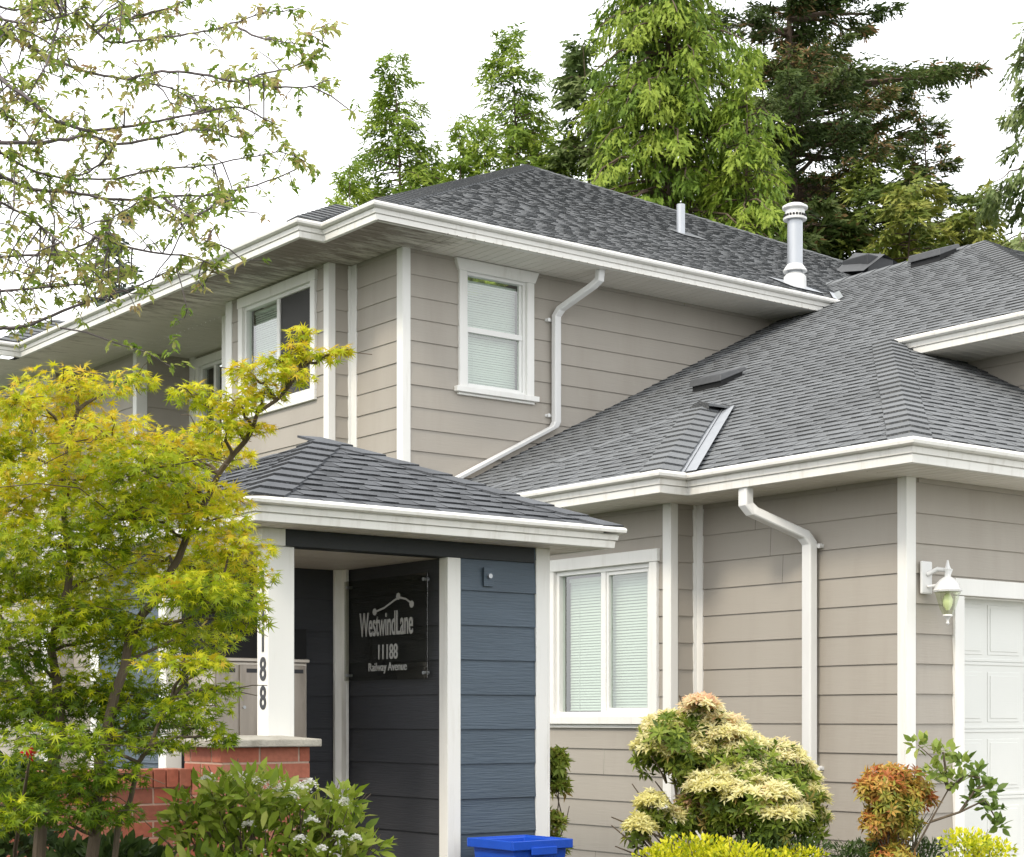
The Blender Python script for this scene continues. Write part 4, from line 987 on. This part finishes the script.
# ---------------- overhanging tree, top left
def overhanging_tree():
    D0 = 5.6
    base = at(-330, 1200, 6.3); base[2] = 0
    root = empty('broadleaf_tree', tuple(base), 'tree with long bare branches and sparse young leaves reaching in at the top left', 'tree')
    s = 2.956
    br = [[(0,90),(60,125),(150,170),(260,215),(380,235),(480,255),(560,285)], [(240,50),(330,125),(440,115),(560,100),(660,80),(770,40),(870,30)],
          [(380,235),(480,212),(600,220),(700,240),(780,215),(860,200),(950,150),(950,80)], [(0,230),(80,290),(170,360),(280,385),(420,365),(540,345),(700,320),(820,370)],
          [(0,420),(150,420),(260,400),(340,425),(460,410),(560,385),(640,390),(720,410)], [(0,450),(90,500),(180,525),(320,530),(460,500),(600,490),(740,465),(830,450),(890,470)],
          [(0,520),(100,560),(220,570),(330,590),(480,580),(620,575),(760,545),(900,490)], [(0,760),(190,745),(280,700),(340,640),(430,590)],
          [(180,30),(160,120),(130,200),(80,290)], [(380,60),(470,30),(560,0)], [(0,970),(90,960),(250,895),(400,850),(520,790)], [(0,860),(120,850),(260,835),(330,800)],
          [(-20,10),(60,30),(160,0)], [(0,330),(60,370),(120,460)], [(700,80),(780,115),(880,130)], [(700,240),(800,255),(900,258),(950,245)], [(480,580),(560,640),(650,600),(700,590)], [(340,425),(280,500),(200,525)],
          [(430,590),(520,640),(560,690),(640,720)], [(0,600),(80,640),(180,720),(240,790)], [(-10,150),(60,60),(110,10)], [(0,50),(80,70),(180,50),(240,20)], [(100,560),(160,640),(150,740)], [(280,700),(420,740),(560,760),(640,790)]]
    extra = [[(180/s,330),(225,318)], ]
    sm = MB(); P = []; Dd = []; Nn = []; R = []; Sc = []; W = []
    def bunch(p, big=1.0, tone=None):
        n = rng.integers(4, 8); tone = rng.uniform(.0, .75) if tone is None else tone
        az = rng.uniform(0, 2*math.pi, n)
        d = np.stack([np.cos(az)*.9, np.sin(az)*.9, -rng.uniform(-.35, 1.0, n)], 1)
        P.append(np.tile(p, (n, 1))+rng.normal(size=(n, 3))*.008); Dd.append(unit(d)); Nn.append(unit(np.stack([np.cos(az)*.6, np.sin(az)*.6, np.ones(n)], 1)+rdir(n)*.4))
        R.append(np.clip(tone+rng.normal(size=n)*.14, 0, 1)); Sc.append(rng.uniform(.026, .050, n)*big)
    ends = []; nodes_ = []
    for bi, b in enumerate(br):
        dep = D0+rng.uniform(-.45, .45)
        pts = [at(x/s, y/s, dep+.10*math.sin(i*1.3+bi)) for i, (x, y) in enumerate(b)]
        pp = []
        for i in range(len(pts)-1):
            a_, b_, c_, d_ = pts[max(i-1, 0)], pts[i], pts[i+1], pts[min(i+2, len(pts)-1)]
            for t in np.linspace(0, 1, 6)[:-1]: pp.append(.5*(2*b_+(c_-a_)*t+(2*a_-5*b_+4*c_-d_)*t*t+(3*b_-a_-3*c_+d_)*t**3)+rng.normal(size=3)*.0015)
        pp.append(pts[-1]); L = len(pp); nodes_ += pp
        thick = .0062 if bi in (0, 3, 4, 6, 10) else .0038
        sm.tube(pp, [thick*(1-.78*i/(L-1))+.0008 for i in range(L)], 5)
        if b[0][0] <= 0: ends.append((pts[0], thick))
        for i in range(1, L):
            frac = i/L
            if rng.random() < .88:
                p0 = pp[i]; ln_ = rng.uniform(.02, .13)*(1.1-.4*frac); az = rng.uniform(0, 6.28)
                e = p0+np.array([math.cos(az)*.7, math.sin(az)*.7, rng.uniform(-.6, .7)])*ln_
                sm.tube([p0, (p0+e)/2+np.array([0, 0, .006]), e], [.002, .0016, .0012], 4)
                bunch(e, rng.uniform(.75, 1.12))
                if rng.random() < .9: bunch((p0+e)/2, rng.uniform(.5, .8))
        bunch(pp[-1], 1.15)
    nodes = np.array(nodes_)
    # dense cluster at the far left top and lower middle
    for cx, cy, rx, ry, n in ((25,25,50,45,40),(20,90,40,50,28),(110,15,60,16,22),(95,260,50,45,34),(130,290,70,30,26),(20,290,40,50,16),(40,200,50,50,14),(230,110,80,16,16),(200,210,70,14,14)):
        for k in range(n):
            p = at(cx+rng.normal()*rx*.6, cy+rng.normal()*ry*.6, D0+rng.uniform(-.4, .4)); q = p+np.array([rng.normal()*.05, rng.normal()*.05, rng.normal()*.035])
            dn = np.linalg.norm(nodes-p, axis=1); a_ = nodes[np.argmin(dn)]
            if dn.min() > .17: continue
            sm.tube([a_, (a_+p)/2+np.array([0, 0, .01]), p], [.0030, .0024, .0020], 4)
            sm.tube([p, (p+q)/2+rng.normal(size=3)*.01, q], [.0022, .0018, .0012], 4); bunch(p, 1.0); 
            bunch(q, .8)
    # long bare twig hanging in front of the eave, two leaf bunches at its tip
    tw = [at(60, 328, 5.5), at(85, 332, 5.5), at(122, 345, 5.5), at(146, 352, 5.5), at(170, 366, 5.5)]
    sm.tube(tw, [.003, .0026, .0022, .0018, .0012], 5)
    for q in ((128,344),(140,348),(148,352),(170,366),(182,366),(175,338),(168,350),(112,345),(118,378)): bunch(at(*q, 5.5), .95, rng.uniform(.05, .35))
    # limbs and trunk outside the left edge of the view
    top = at(-260, 120, 6.1); hub = at(-290, 420, 6.2)
    sm.tube([base, (base+hub)/2+np.array([.05, 0, 0]), hub, top, at(-250, -150, 6.1)], [.14, .11, .09, .05, .02], 10)
    for p, th in ends:
        a = hub+(top-hub)*rng.uniform(0, 1); sm.tube(curve_pts(a, p, .03, 5, .01), [.03-.0045*i+th*.2 for i in range(6)], 6)
    tv = [(0,0,0),(.28,.22,.06),(.42,.15,.03),(.66,.25,-.04),(.70,.10,-.08),(1.1,0,-.28),(.70,-.10,-.08),(.66,-.25,-.04),(.42,-.15,.03),(.28,-.22,.06)]
    tf = [(0,1,2),(0,2,4),(2,3,4),(0,4,5),(0,5,6),(6,7,8),(0,6,8),(0,8,9)]
    P = np.concatenate(P); 
    leaves('foliage', LM['maple'], tv, tf, P, np.concatenate(Dd), np.concatenate(Nn), np.concatenate(Sc)*.82, np.concatenate(R), root)
    sm.build('trunk', M['twig'], root)
overhanging_tree()

# ---------------- conifers behind the house
def conifer(px, top, dep, half, mat, label, group, name='cedar_tree', up=.25, droop=.5, dens=15, ssize=.34, h0=.12, every=.34, nb=6, prof=.85, tone=(.1, .9), hang=.38, trunkr=None, lean=0.0, ragged=.3, clear=None, bmat='conbark', needle=False, brown=0.0, extra=()):
    base = at(px, HOR, dep); base[2] = 0; H = EYE+(HOR-top)/FPX*dep; R = half/FPX*dep
    root = empty(name, tuple(base), label, 'tree', group)
    tr = trunkr or H*.012
    tm = MB(); n = 14; H0 = H; H = H*.975
    ax = lambda z: base+np.array([0, 0, z])+RT*(lean*math.sin(z/H*2.2)+.10*math.sin(z*.7))*(z/H)
    tm.tube([ax(H*i/n) for i in range(n+1)], [tr*(1-i/n)**1.15+.005 for i in range(n+1)], 9); H = H0
    P = []; Dd = []; Nn = []; Rn = []; Sc = []
    z = H*h0
    specs = []
    while z < H*.995:
        t = z/H; vis = z > 6.5
        k = nb if vis else max(3, nb-3)
        Lr = R*min(1.0, ((1-t)/.55)**prof)*1.0+.16
        for j in range(k):
            specs.append((z+rng.uniform(-.5, .5)*every, rng.uniform(0, 2*math.pi), Lr*rng.uniform(1-ragged*1.4, 1+ragged*.45), vis))
        z += every*(1.0 if vis else 2.2)
    for z, az, L, in extra: specs.append((z, az, L, True))
    for z, az, L, vis in specs:
        a = ax(min(z, H)); dirh = np.array([math.cos(az), math.sin(az), 0]); m = 6
        pts = []
        for i in range(m+1):
            t = i/m; pts.append(a+dirh*L*t+np.array([0, 0, L*(up*t-droop*t*t+ (.18*t**4 if needle else .0))])+rng.normal(size=3)*.02*L*(i > 0))
        if L > .5: tm.tube(pts, [max(.006, tr*.22*(L/R)*(1-.8*i/m)) for i in range(m+1)], 4, False)
        ns = max(6, int(L*dens*(1.7 if vis and not needle else 1.25 if vis else .35)))
        t = np.sqrt(rng.uniform(.02 if not needle else .08, 1.0, ns)); idx = np.minimum((t*m).astype(int), m-1); fr_ = (t*m-idx)[:, None]
        pa = np.array(pts); p = pa[idx]*(1-fr_)+pa[idx+1]*fr_
        side = np.cross(dirh, [0, 0, 1]); sg_ = rng.choice([-1, 1], ns)[:, None]
        wdt = L*(.34 if needle else .26)*(1.15-t)[:, None]
        off = side*sg_*rng.uniform(0, 1, (ns, 1))*wdt+rng.normal(size=(ns, 3))*.05
        p = p+off-np.array([0, 0, 1])*rng.uniform(0, .22, (ns, 1))*hang
        d = unit(dirh*rng.uniform(.2, 1.0, (ns, 1))+side*sg_*rng.uniform(.1, 1, (ns, 1))+np.array([0, 0, -1.0])*hang*rng.uniform(.1, 1.7, (ns, 1))+rdir(ns)*.45)
        P.append(p); Dd.append(d); Nn.append(unit(dirh*.6+np.array([0, 0, .8])+rdir(ns)*.8)); Sc.append(ssize*rng.uniform(.55, 1.25, ns)*(1 if vis else 1.6))
        bt = rng.uniform(*tone)
        rr = bt+rng.normal(size=ns)*.13+(t-.5)*.25
        if brown: 
            if rng.random() < .5: rr = np.where(rng.random(ns) < brown, rng.uniform(.78, 1, ns), rr*.62)
            else: rr = rr*.6
        Rn.append(np.clip(rr, 0, 1))
    P = np.concatenate(P)
    if needle:
        tv = [(0,0,0),(.25,.10,.02),(.5,.07,0),(.7,.12,-.03),(1,0,-.05),(.7,-.12,-.03),(.5,-.07,0),(.25,-.10,.02)]; tf = [(0,1,7),(1,2,6,7),(2,3,5,6),(3,4,5)]
    else:
        tv = [(0,0,0),(.18,.07,0),(.38,.14,-.02),(.42,.05,-.02),(.66,.11,-.05),(.70,.03,-.05),(1,0,-.12),(.70,-.03,-.05),(.62,-.12,-.05),(.42,-.05,-.02),(.34,-.13,-.02),(.18,-.07,0)]
        tf = [(0,1,11),(1,2,3),(1,3,9,11),(11,9,10),(3,4,5),(3,5,7,9),(9,7,8),(5,6,7)]
    leaves('crown', LM[mat], tv, tf, P, np.concatenate(Dd), np.concatenate(Nn), np.concatenate(Sc), np.concatenate(Rn), root)
    tm.build('trunk', M[bmat], root)
    return root
GB = 'conifers behind the house'
conifer(396, 48, 34, 108, 'cedar', 'slim cedar with an open pointed top, left of the roof peak', GB, dens=62, prof=.8, h0=.25, tone=(.25,.85), ssize=.185, every=.21)
conifer(514, 24, 34, 112, 'cedar', 'slim cedar with the sharpest tall spire, rising right behind the roof peak', GB, dens=62, prof=.75, h0=.25, tone=(.25,.85), ssize=.185, every=.21)
conifer(456, 112, 33, 84, 'cedar', 'short cedar between the two slim cedars', GB, dens=62, tone=(.4,.95), h0=.3, ssize=.18, every=.22)
conifer(560, 130, 33, 90, 'cedar', 'short cedar just right of the sharp spire', GB, dens=62, tone=(.3,.9), h0=.3, ssize=.18, every=.22)
conifer(345, 150, 33, 76, 'cedar', 'low bright cedar top at the left end of the roof', GB, dens=62, tone=(.4,.95), h0=.3, ssize=.18, every=.22)
conifer(428, 135, 34.5, 90, 'cedar', 'low cedar squeezed behind the short cedar', GB, dens=62, tone=(.3,.8), h0=.3, ssize=.18, every=.22)
conifer(480, 112, 32.5, 90, 'cedar', 'low leafy cedar directly behind the roof peak', GB, dens=62, tone=(.4,.9), h0=.3, ssize=.18, every=.22)
conifer(585, 22, 33, 62, 'cedar_pale', 'greyish narrow cedar at the left side of the great cedar', GB, dens=62, tone=(.1,.8), h0=.25, prof=.6, ssize=.30)
conifer(668, -190, 31, 135, 'cedar', 'great broad cedar with hanging yellow-green sprays in the middle', GB, dens=58, tone=(.12,.95), h0=.2, prof=.7, droop=.6, hang=1.2, ssize=.215, nb=9, every=.24, ragged=.35)
conifer(742, 40, 30, 84, 'cedar', 'cedar with drooping bright sprays between great cedar and fir', GB, dens=62, tone=(.3,1.0), h0=.25, prof=.6, droop=.6, hang=1.1, ssize=.21)
D_ = 38
zf = lambda y: EYE+(HOR-y)/FPX*D_
azr = math.atan2(RT[1], RT[0])
conifer(792, -230, D_, 118, 'fir', 'tall dark fir with a bare trunk showing and brown cone clusters', GB, name='fir_tree', needle=True, dens=170, ssize=.19, clear=(zf(250), zf(110)), h0=.40, every=.52, nb=10, prof=.45, up=.18, droop=.22, tone=(.1,.75), hang=.25, trunkr=.30, ragged=.5, brown=.34,
        extra=[(zf(88), azr+.05, 4.35), (zf(80), azr+.2, 3.9), (zf(95), azr-.15, 3.7), (zf(130), azr+.1, 2.6), (zf(20), azr, 2.4), (zf(30), azr+math.pi, 2.3), (zf(190), azr+.2, 2.8), (zf(205), azr-.3, 2.6)])
conifer(925, 82, 37, 96, 'fir', 'shorter fir with a brownish pointed top right of the tall fir', GB, name='fir_tree', needle=True, dens=170, ssize=.17, h0=.3, every=.42, nb=6, prof=.7, up=.2, droop=.35, tone=(.2,.8), hang=.2, brown=.22, ragged=.4)
conifer(868, 150, 36, 110, 'mixed', 'bushy dark green tree low behind the roof junction', GB, name='evergreen_tree', dens=60, ssize=.28, h0=.3, prof=.5, tone=(.05,.7), hang=.3)
conifer(905, 165, 34, 80, 'mixed', 'light green leafy treetop in front of the shorter fir', GB, name='evergreen_tree', dens=56, ssize=.26, h0=.3, prof=.5, tone=(.4,1.0), hang=.3)
conifer(970, 180, 36, 90, 'mixed', 'low olive treetop behind the right roof ridge', GB, name='evergreen_tree', dens=62, ssize=.28, h0=.3, prof=.5, tone=(.3,.9), hang=.3)
conifer(1040, 20, 33, 80, 'cedar_pale', 'pale open cedar cut off by the right edge', GB, dens=32, tone=(.2,.8), h0=.25, prof=.55, hang=1.1, droop=.55, ssize=.34)
conifer(800, 190, 35, 120, 'fir', 'low dark fir behind the flue', GB, name='fir_tree', needle=True, dens=170, ssize=.26, h0=.3, every=.45, prof=.4, tone=(.05,.6), hang=.2, brown=.12)
conifer(116, 205, 40, 48, 'spruce', 'distant blue-grey spruce tip seen through the left branches', GB, name='spruce_tree', needle=True, dens=62, ssize=.26, h0=.25, every=.45, prof=.9, up=.2, droop=.3, tone=(.1,.9), hang=.2)

# ---------------- shrubs
def clumps(root, spec, mat, tv, tf, size, per=1.0, upw=.7, part='foliage', tone=.5, spread=.25, depj=.12, rosette=0, shell=False, zt=0.0, width=None):
    P = []; D = []; Nn = []; S = []; R = []
    for c in spec:
        px, py, rx, ry, dep = c[:5]; tn = c[5] if len(c) > 5 else tone; k = dep/FPX; c0 = at(px, py, dep+rng.uniform(-depj, depj))
        n = int(rx*ry*per)+6
        o = rdir(n)*(rng.uniform(.82, 1.03, (n, 1)) if shell else rng.uniform(0, 1, (n, 1))**.45)
        if shell: o[:, 2] = np.where(o[:, 2] < -.15, -o[:, 2]*.6, o[:, 2])
        ofs = o*np.array([rx*k, rx*k*.9, ry*k]); p = c0+ofs
        if rosette:
            ax = unit(o*.8+np.array([0, 0, upw])); m = rosette
            az = np.tile(np.linspace(0, 2*math.pi, m, endpoint=False), n)+np.repeat(rng.uniform(0, 6.28, n), m)
            el = np.tile(np.where(np.arange(m) % 2 == 0, .25, .8), n)+rng.normal(size=n*m)*.12
            A = np.repeat(ax, m, 0); t1 = unit(np.cross(A, rdir(n*m)*.01+np.array([.3, .5, .1]))); t2 = np.cross(A, t1)
            d = (t1*np.cos(az)[:, None]+t2*np.sin(az)[:, None])*np.cos(el)[:, None]+A*np.sin(el)[:, None]
            P.append(np.repeat(p, m, 0)+d*.004); D.append(d); Nn.append(A+rdir(n*m)*.2)
            S.append(size*rng.uniform(.7, 1.2, n*m)); R.append(np.clip(tn+np.repeat(rng.normal(size=n)*spread, m)+rng.normal(size=n*m)*.08+zt*np.repeat(o[:, 2], m), 0, 1))
        else:
            d = unit(o*.7+rdir(n)*.6+np.array([0, 0, upw])); P.append(p); D.append(d); Nn.append(unit(rdir(n)*.7+np.array([0, 0, .8])-FW*.4))
            S.append(size*rng.uniform(.65, 1.2, n)); R.append(np.clip(tn+rng.normal(size=n)*spread+zt*o[:, 2], 0, 1))
    P = np.concatenate(P)
    return leaves(part, mat, tv, tf, P, np.concatenate(D), np.concatenate(Nn), np.concatenate(S), np.concatenate(R), root)
def stems_to(root, base, targets, r=.012, mat='bark', fork=.5):
    sm = MB(); b = np.array(base)
    for t in targets:
        t = np.array(t); sm.tube(curve_pts(b+rng.normal(size=3)*.02*np.array([1, 1, 0]), t, .04, 6, .025), [r*(1-.13*i) for i in range(7)], 6)
        for k in range(3):
            m = b+(t-b)*rng.uniform(.5, .9); e = t+rng.normal(size=3)*.08; sm.tube(curve_pts(m, e, .03, 3, .03), [r*.4, r*.33, r*.26, r*.18], 5)
    return sm.build('stem', M[mat], root)

# cream pieris in the middle right
dP = 9.2
root = empty('pieris_shrub', tuple(at(730, 960, dP)*np.array([1, 1, 0])), 'big mounded shrub topped with cream and salmon new leaves beside the bay window', 'shrub')
cr_ = [(700,716,24,9,dP,.52),(672,732,34,10,dP,.30),(714,736,40,11,dP+.1,.38),(655,748,22,8,dP,.28),(744,752,28,9,dP,.35),(690,752,36,8,dP-.05,.3),(778,762,30,10,dP-.05,.36),(742,772,44,10,dP-.1,.34),(795,778,24,10,dP,.38),
       (715,790,30,9,dP-.15,.30),(760,796,38,9,dP-.2,.34),(805,800,24,9,dP-.1,.38),(775,815,36,8,dP-.2,.3),(812,818,18,6,dP-.1,.34),(720,812,18,7,dP-.1,.55),(690,808,14,8,dP,.72),(652,806,16,7,dP-.2,.18),(640,828,14,6,dP-.2,.18),(672,820,12,5,dP-.1,.4),(702,706,16,5,dP,.68)]
lt = lance_leaf(.17, .28)
cr_ = [(a, b, c*1.0, d*2.1, e, f) for a, b, c, d, e, f in cr_]
clumps(root, cr_, LM['cream'], *lt, .042, per=.20, rosette=11, shell=True, spread=.10, upw=1.0, part='new_leaves', zt=.08)
clumps(root, [(a, b+9, c*.95, d*1.15, e, .38) for a, b, c, d, e, f in cr_]+[(735,785,60,36,dP+.1,.35),(690,760,36,28,dP+.1,.35),(780,790,40,26,dP,.4)], LM['pgreen'], *lt, .058, per=.075, rosette=8, spread=.22, upw=.2, part='old_leaves')
stems_to(root, at(735, 958, dP), [at(a, b+6, e) for a, b, c, d, e, f in cr_], .018)
# small pieris in the gap behind the shelter
root = empty('pieris_shrub', tuple(at(556, 960, 10.9)*np.array([1, 1, 0])), 'narrow yellow-green shrub in the gap between the shelter and the bay window', 'shrub')
sp_ = [(556,762,11,12,10.7,.55),(558,785,11,9,10.7,.6),(553,822,11,9,10.7,.6),(552,775,14,14,10.8,.4),(552,850,14,14,10.7,.5)]
clumps(root, sp_, LM['pgreen'], *lt, .065, per=.22, rosette=8, spread=.2, upw=.5, tone=.6)
stems_to(root, at(552, 958, 10.9), [at(556, 790, 10.8), at(556, 830, 10.7)], .014)
# red and yellow small pieris
dR = 9.0
root = empty('pieris_shrub', tuple(at(890, 960, dR)*np.array([1, 1, 0])), 'small round shrub with orange-red and yellow leaves on a short stem', 'shrub')
rp = [(893,775,32,9,dR,.42),(880,790,24,12,dR,.55),(908,790,26,12,dR-.05,.55),(893,804,32,10,dR,.78),(886,822,10,9,dR,.15),(925,800,10,8,dR,.3),(868,785,10,8,dR,.2),(888,842,20,16,dR,.6),(875,822,14,12,dR,.5),(905,822,17,12,dR,.8),(892,815,22,12,dR-.05,.7),(895,860,24,14,dR,.6)]
clumps(root, rp, LM['redp'], *lt, .042, per=.36, rosette=7, spread=.18, upw=.5)
stems_to(root, at(888, 958, dR), [at(a, b, e) for a, b, c, d, e, f in rp[2:6]], .009)
# light green sapling beside it
root = empty('rhododendron_shrub', tuple(at(915, 960, 8.9)*np.array([1, 1, 0])), 'loose open shrub with light green leaves leaning towards the garage door', 'shrub')
rh = [(918,745,12,5,8.9,.55),(942,752,14,6,8.9,.7),(935,772,14,8,8.9,.75),(960,762,12,6,8.9,.45),(955,780,14,7,8.9,.6),(978,775,13,7,8.9,.3),(985,790,13,7,8.9,.25),(992,808,12,7,8.9,.25),(998,825,9,5,8.9,.3),(972,800,9,5,8.9,.2)]
clumps(root, rh, LM['rhodo'], *oval_leaf(.26, .04, .12), .062, per=.30, spread=.15, upw=.35, depj=.06)
sm = MB()
for p in ([(905,958),(915,850),(930,822),(948,790),(935,760),(918,745)], [(930,822),(960,812),(985,800),(998,822)], [(948,790),(965,775),(980,778)], [(948,790),(945,765),(943,752)], [(960,812),(975,790),(985,785)]):
    sm.tube([at(x, y, 8.9) for x, y in p], [.0075-.001*i for i in range(len(p))], 6)
sm.build('stem', M['bark'], root)
# yellow euonymus mounds
for i, (lab, sp_) in enumerate((('low bright yellow mound at the foot of the cream shrub', [(700,850,55,14,8.7),(740,856,40,12,8.6),(665,858,35,12,8.7),(700,875,70,25,8.7),(800,856,30,10,8.7),(780,872,50,20,8.7)]),
                   ('small bright yellow mound below the open green shrub', [(965,842,28,12,8.6),(990,850,28,12,8.6),(975,872,45,22,8.6)]))):
    root = empty('euonymus_shrub', tuple(at(sp_[0][0], 960, sp_[0][4])*np.array([1, 1, 0])), lab, 'shrub', 'yellow mounds in the front bed')
    clumps(root, [(*q, .50) for q in sp_], LM['euon'], *oval_leaf(.30, .03, .08), .026, per=1.1, spread=.22, upw=.6, zt=.2)
    stems_to(root, at(sp_[0][0], 958, sp_[0][4]), [at(q[0], q[1], q[4]) for q in sp_], .008)
for i, (lab, sp_) in enumerate((('dark green low evergreen between red shrub and downspout', [(850,852,28,9,9.1),(925,850,26,10,9.1),(900,865,50,18,9.2),(870,850,22,8,9.1),(850,875,45,22,9.2)]),
                   ('dark green low evergreen right under the cream shrub', [(765,846,40,10,8.95),(800,850,34,10,9.0),(720,850,30,10,9.0),(770,870,60,20,9.0)]))):
    root = empty('evergreen_shrub', tuple(at(sp_[0][0], 960, sp_[0][4])*np.array([1, 1, 0])), lab, 'shrub', 'dark low evergreens in the front bed')
    clumps(root, [(*q, .5) for q in sp_], LM['juni'], *lance_leaf(.13, .1), .040, per=1.0, spread=.25, upw=.5, zt=.2)
    stems_to(root, at(sp_[0][0], 958, sp_[0][4]), [at(q[0], q[1], q[4]) for q in sp_], .008)
# viburnum with white flower heads in front of the pier
dV = 7.5
root = empty('viburnum_shrub', tuple(at(270, 1000, dV)*np.array([1, 1, 0])), 'leafy green shrub with flat white flower heads in front of the brick pier', 'shrub')
vb = [(250,795,55,22,dV,.55),(205,812,42,20,dV,.5),(300,812,48,22,dV,.55),(340,825,30,20,dV,.6),(180,825,25,14,dV,.45),(250,835,85,25,dV,.35),(330,850,45,20,dV,.55),(370,848,18,9,dV,.65),(260,880,110,35,dV,.4),(345,800,14,12,dV,.6),(225,785,22,10,dV,.6)]
clumps(root, vb, LM['vib'], *oval_leaf(.20, .06, .22), .082, per=.155, spread=.24, upw=.45, depj=.2)
stems_to(root, at(270, 1000, dV), [at(a, b, e) for a, b, c, d, e, f in vb]+[at(a, b-10, e) for a, b, c, d, e, f in vb], .010)
for q in ((238,771,1.0),(252,777,1.2),(281,786,1.5),(300,784,1.0),(309,780,.9),(207,776,.9),(335,792,1.0),(345,800,.9),(248,822,.7),(300,836,.8),(258,848,.9),(312,818,.7),(340,832,.8),(356,836,.7),(322,846,.7),(272,782,1.0),(290,792,1.0)):
    n = 70; r = .031*q[2]; o = rng.normal(size=(n, 3))*np.array([r*.6, r*.6, r*.2]); o[:, 2] -= (o[:, 0]**2+o[:, 1]**2)/r*.35
    p = at(q[0], q[1], dV-.18+rng.uniform(-.05, .05))+o
    fm = [(.5*math.cos(a*math.pi/5*1)*(1 if a % 2 else .45), .5*math.sin(a*math.pi/5)*(1 if a % 2 else .45), 0) for a in range(10)]
    leaves('flower_head', LM['petal'], [(0,0,.05)]+fm, [(0, i+1, (i+1) % 10+1) for i in range(10)], p, rdir(n)*np.array([1, 1, .2]), unit(np.array([0, 0, 1.0])-FW*.8+rdir(n)*.4), rng.uniform(.010, .017, n), rng.uniform(.2, 1, n), root)
# glossy ground plant and red bloom at the left
root = empty('laurel_shrub', tuple(at(110, 1000, 7.6)*np.array([1, 1, 0])), 'low glossy deep green shrub at the bottom left under the maple', 'shrub')
clumps(root, [(75,862,25,18,7.6,.5),(115,856,36,16,7.6,.5),(150,866,28,16,7.6,.5),(110,890,60,25,7.6,.4)], LM['juni'], *oval_leaf(.26, .05, .1), .070, per=.30, spread=.25, upw=.7, tone=.8)
stems_to(root, at(110, 1000, 7.6), [at(80, 865, 7.6), at(115, 860, 7.6), at(150, 868, 7.6)], .009)
root = empty('flowering_shrub', tuple(at(20, 1000, 8.0)*np.array([1, 1, 0])), 'dark leafed shrub with a single red bloom half hidden by the maple', 'shrub')
clumps(root, [(15,790,40,30,8.05,.3),(20,840,45,40,8.1,.3)], LM['juni'], *oval_leaf(.26, .05, .1), .075, per=.18, spread=.25, upw=.4)
clumps(root, [(30,754,7,5,6.6,.5)], LM['redbloom'], *oval_leaf(.45, .1, .2), .024, per=.5, part='bloom')
sm = MB(); sm.tube([at(20, 1000, 8.0), at(15, 850, 7.6), at(27, 775, 6.7), at(30, 757, 6.62)], [.012, .010, .006, .004], 6); sm.build('stem', M['bark'], root)
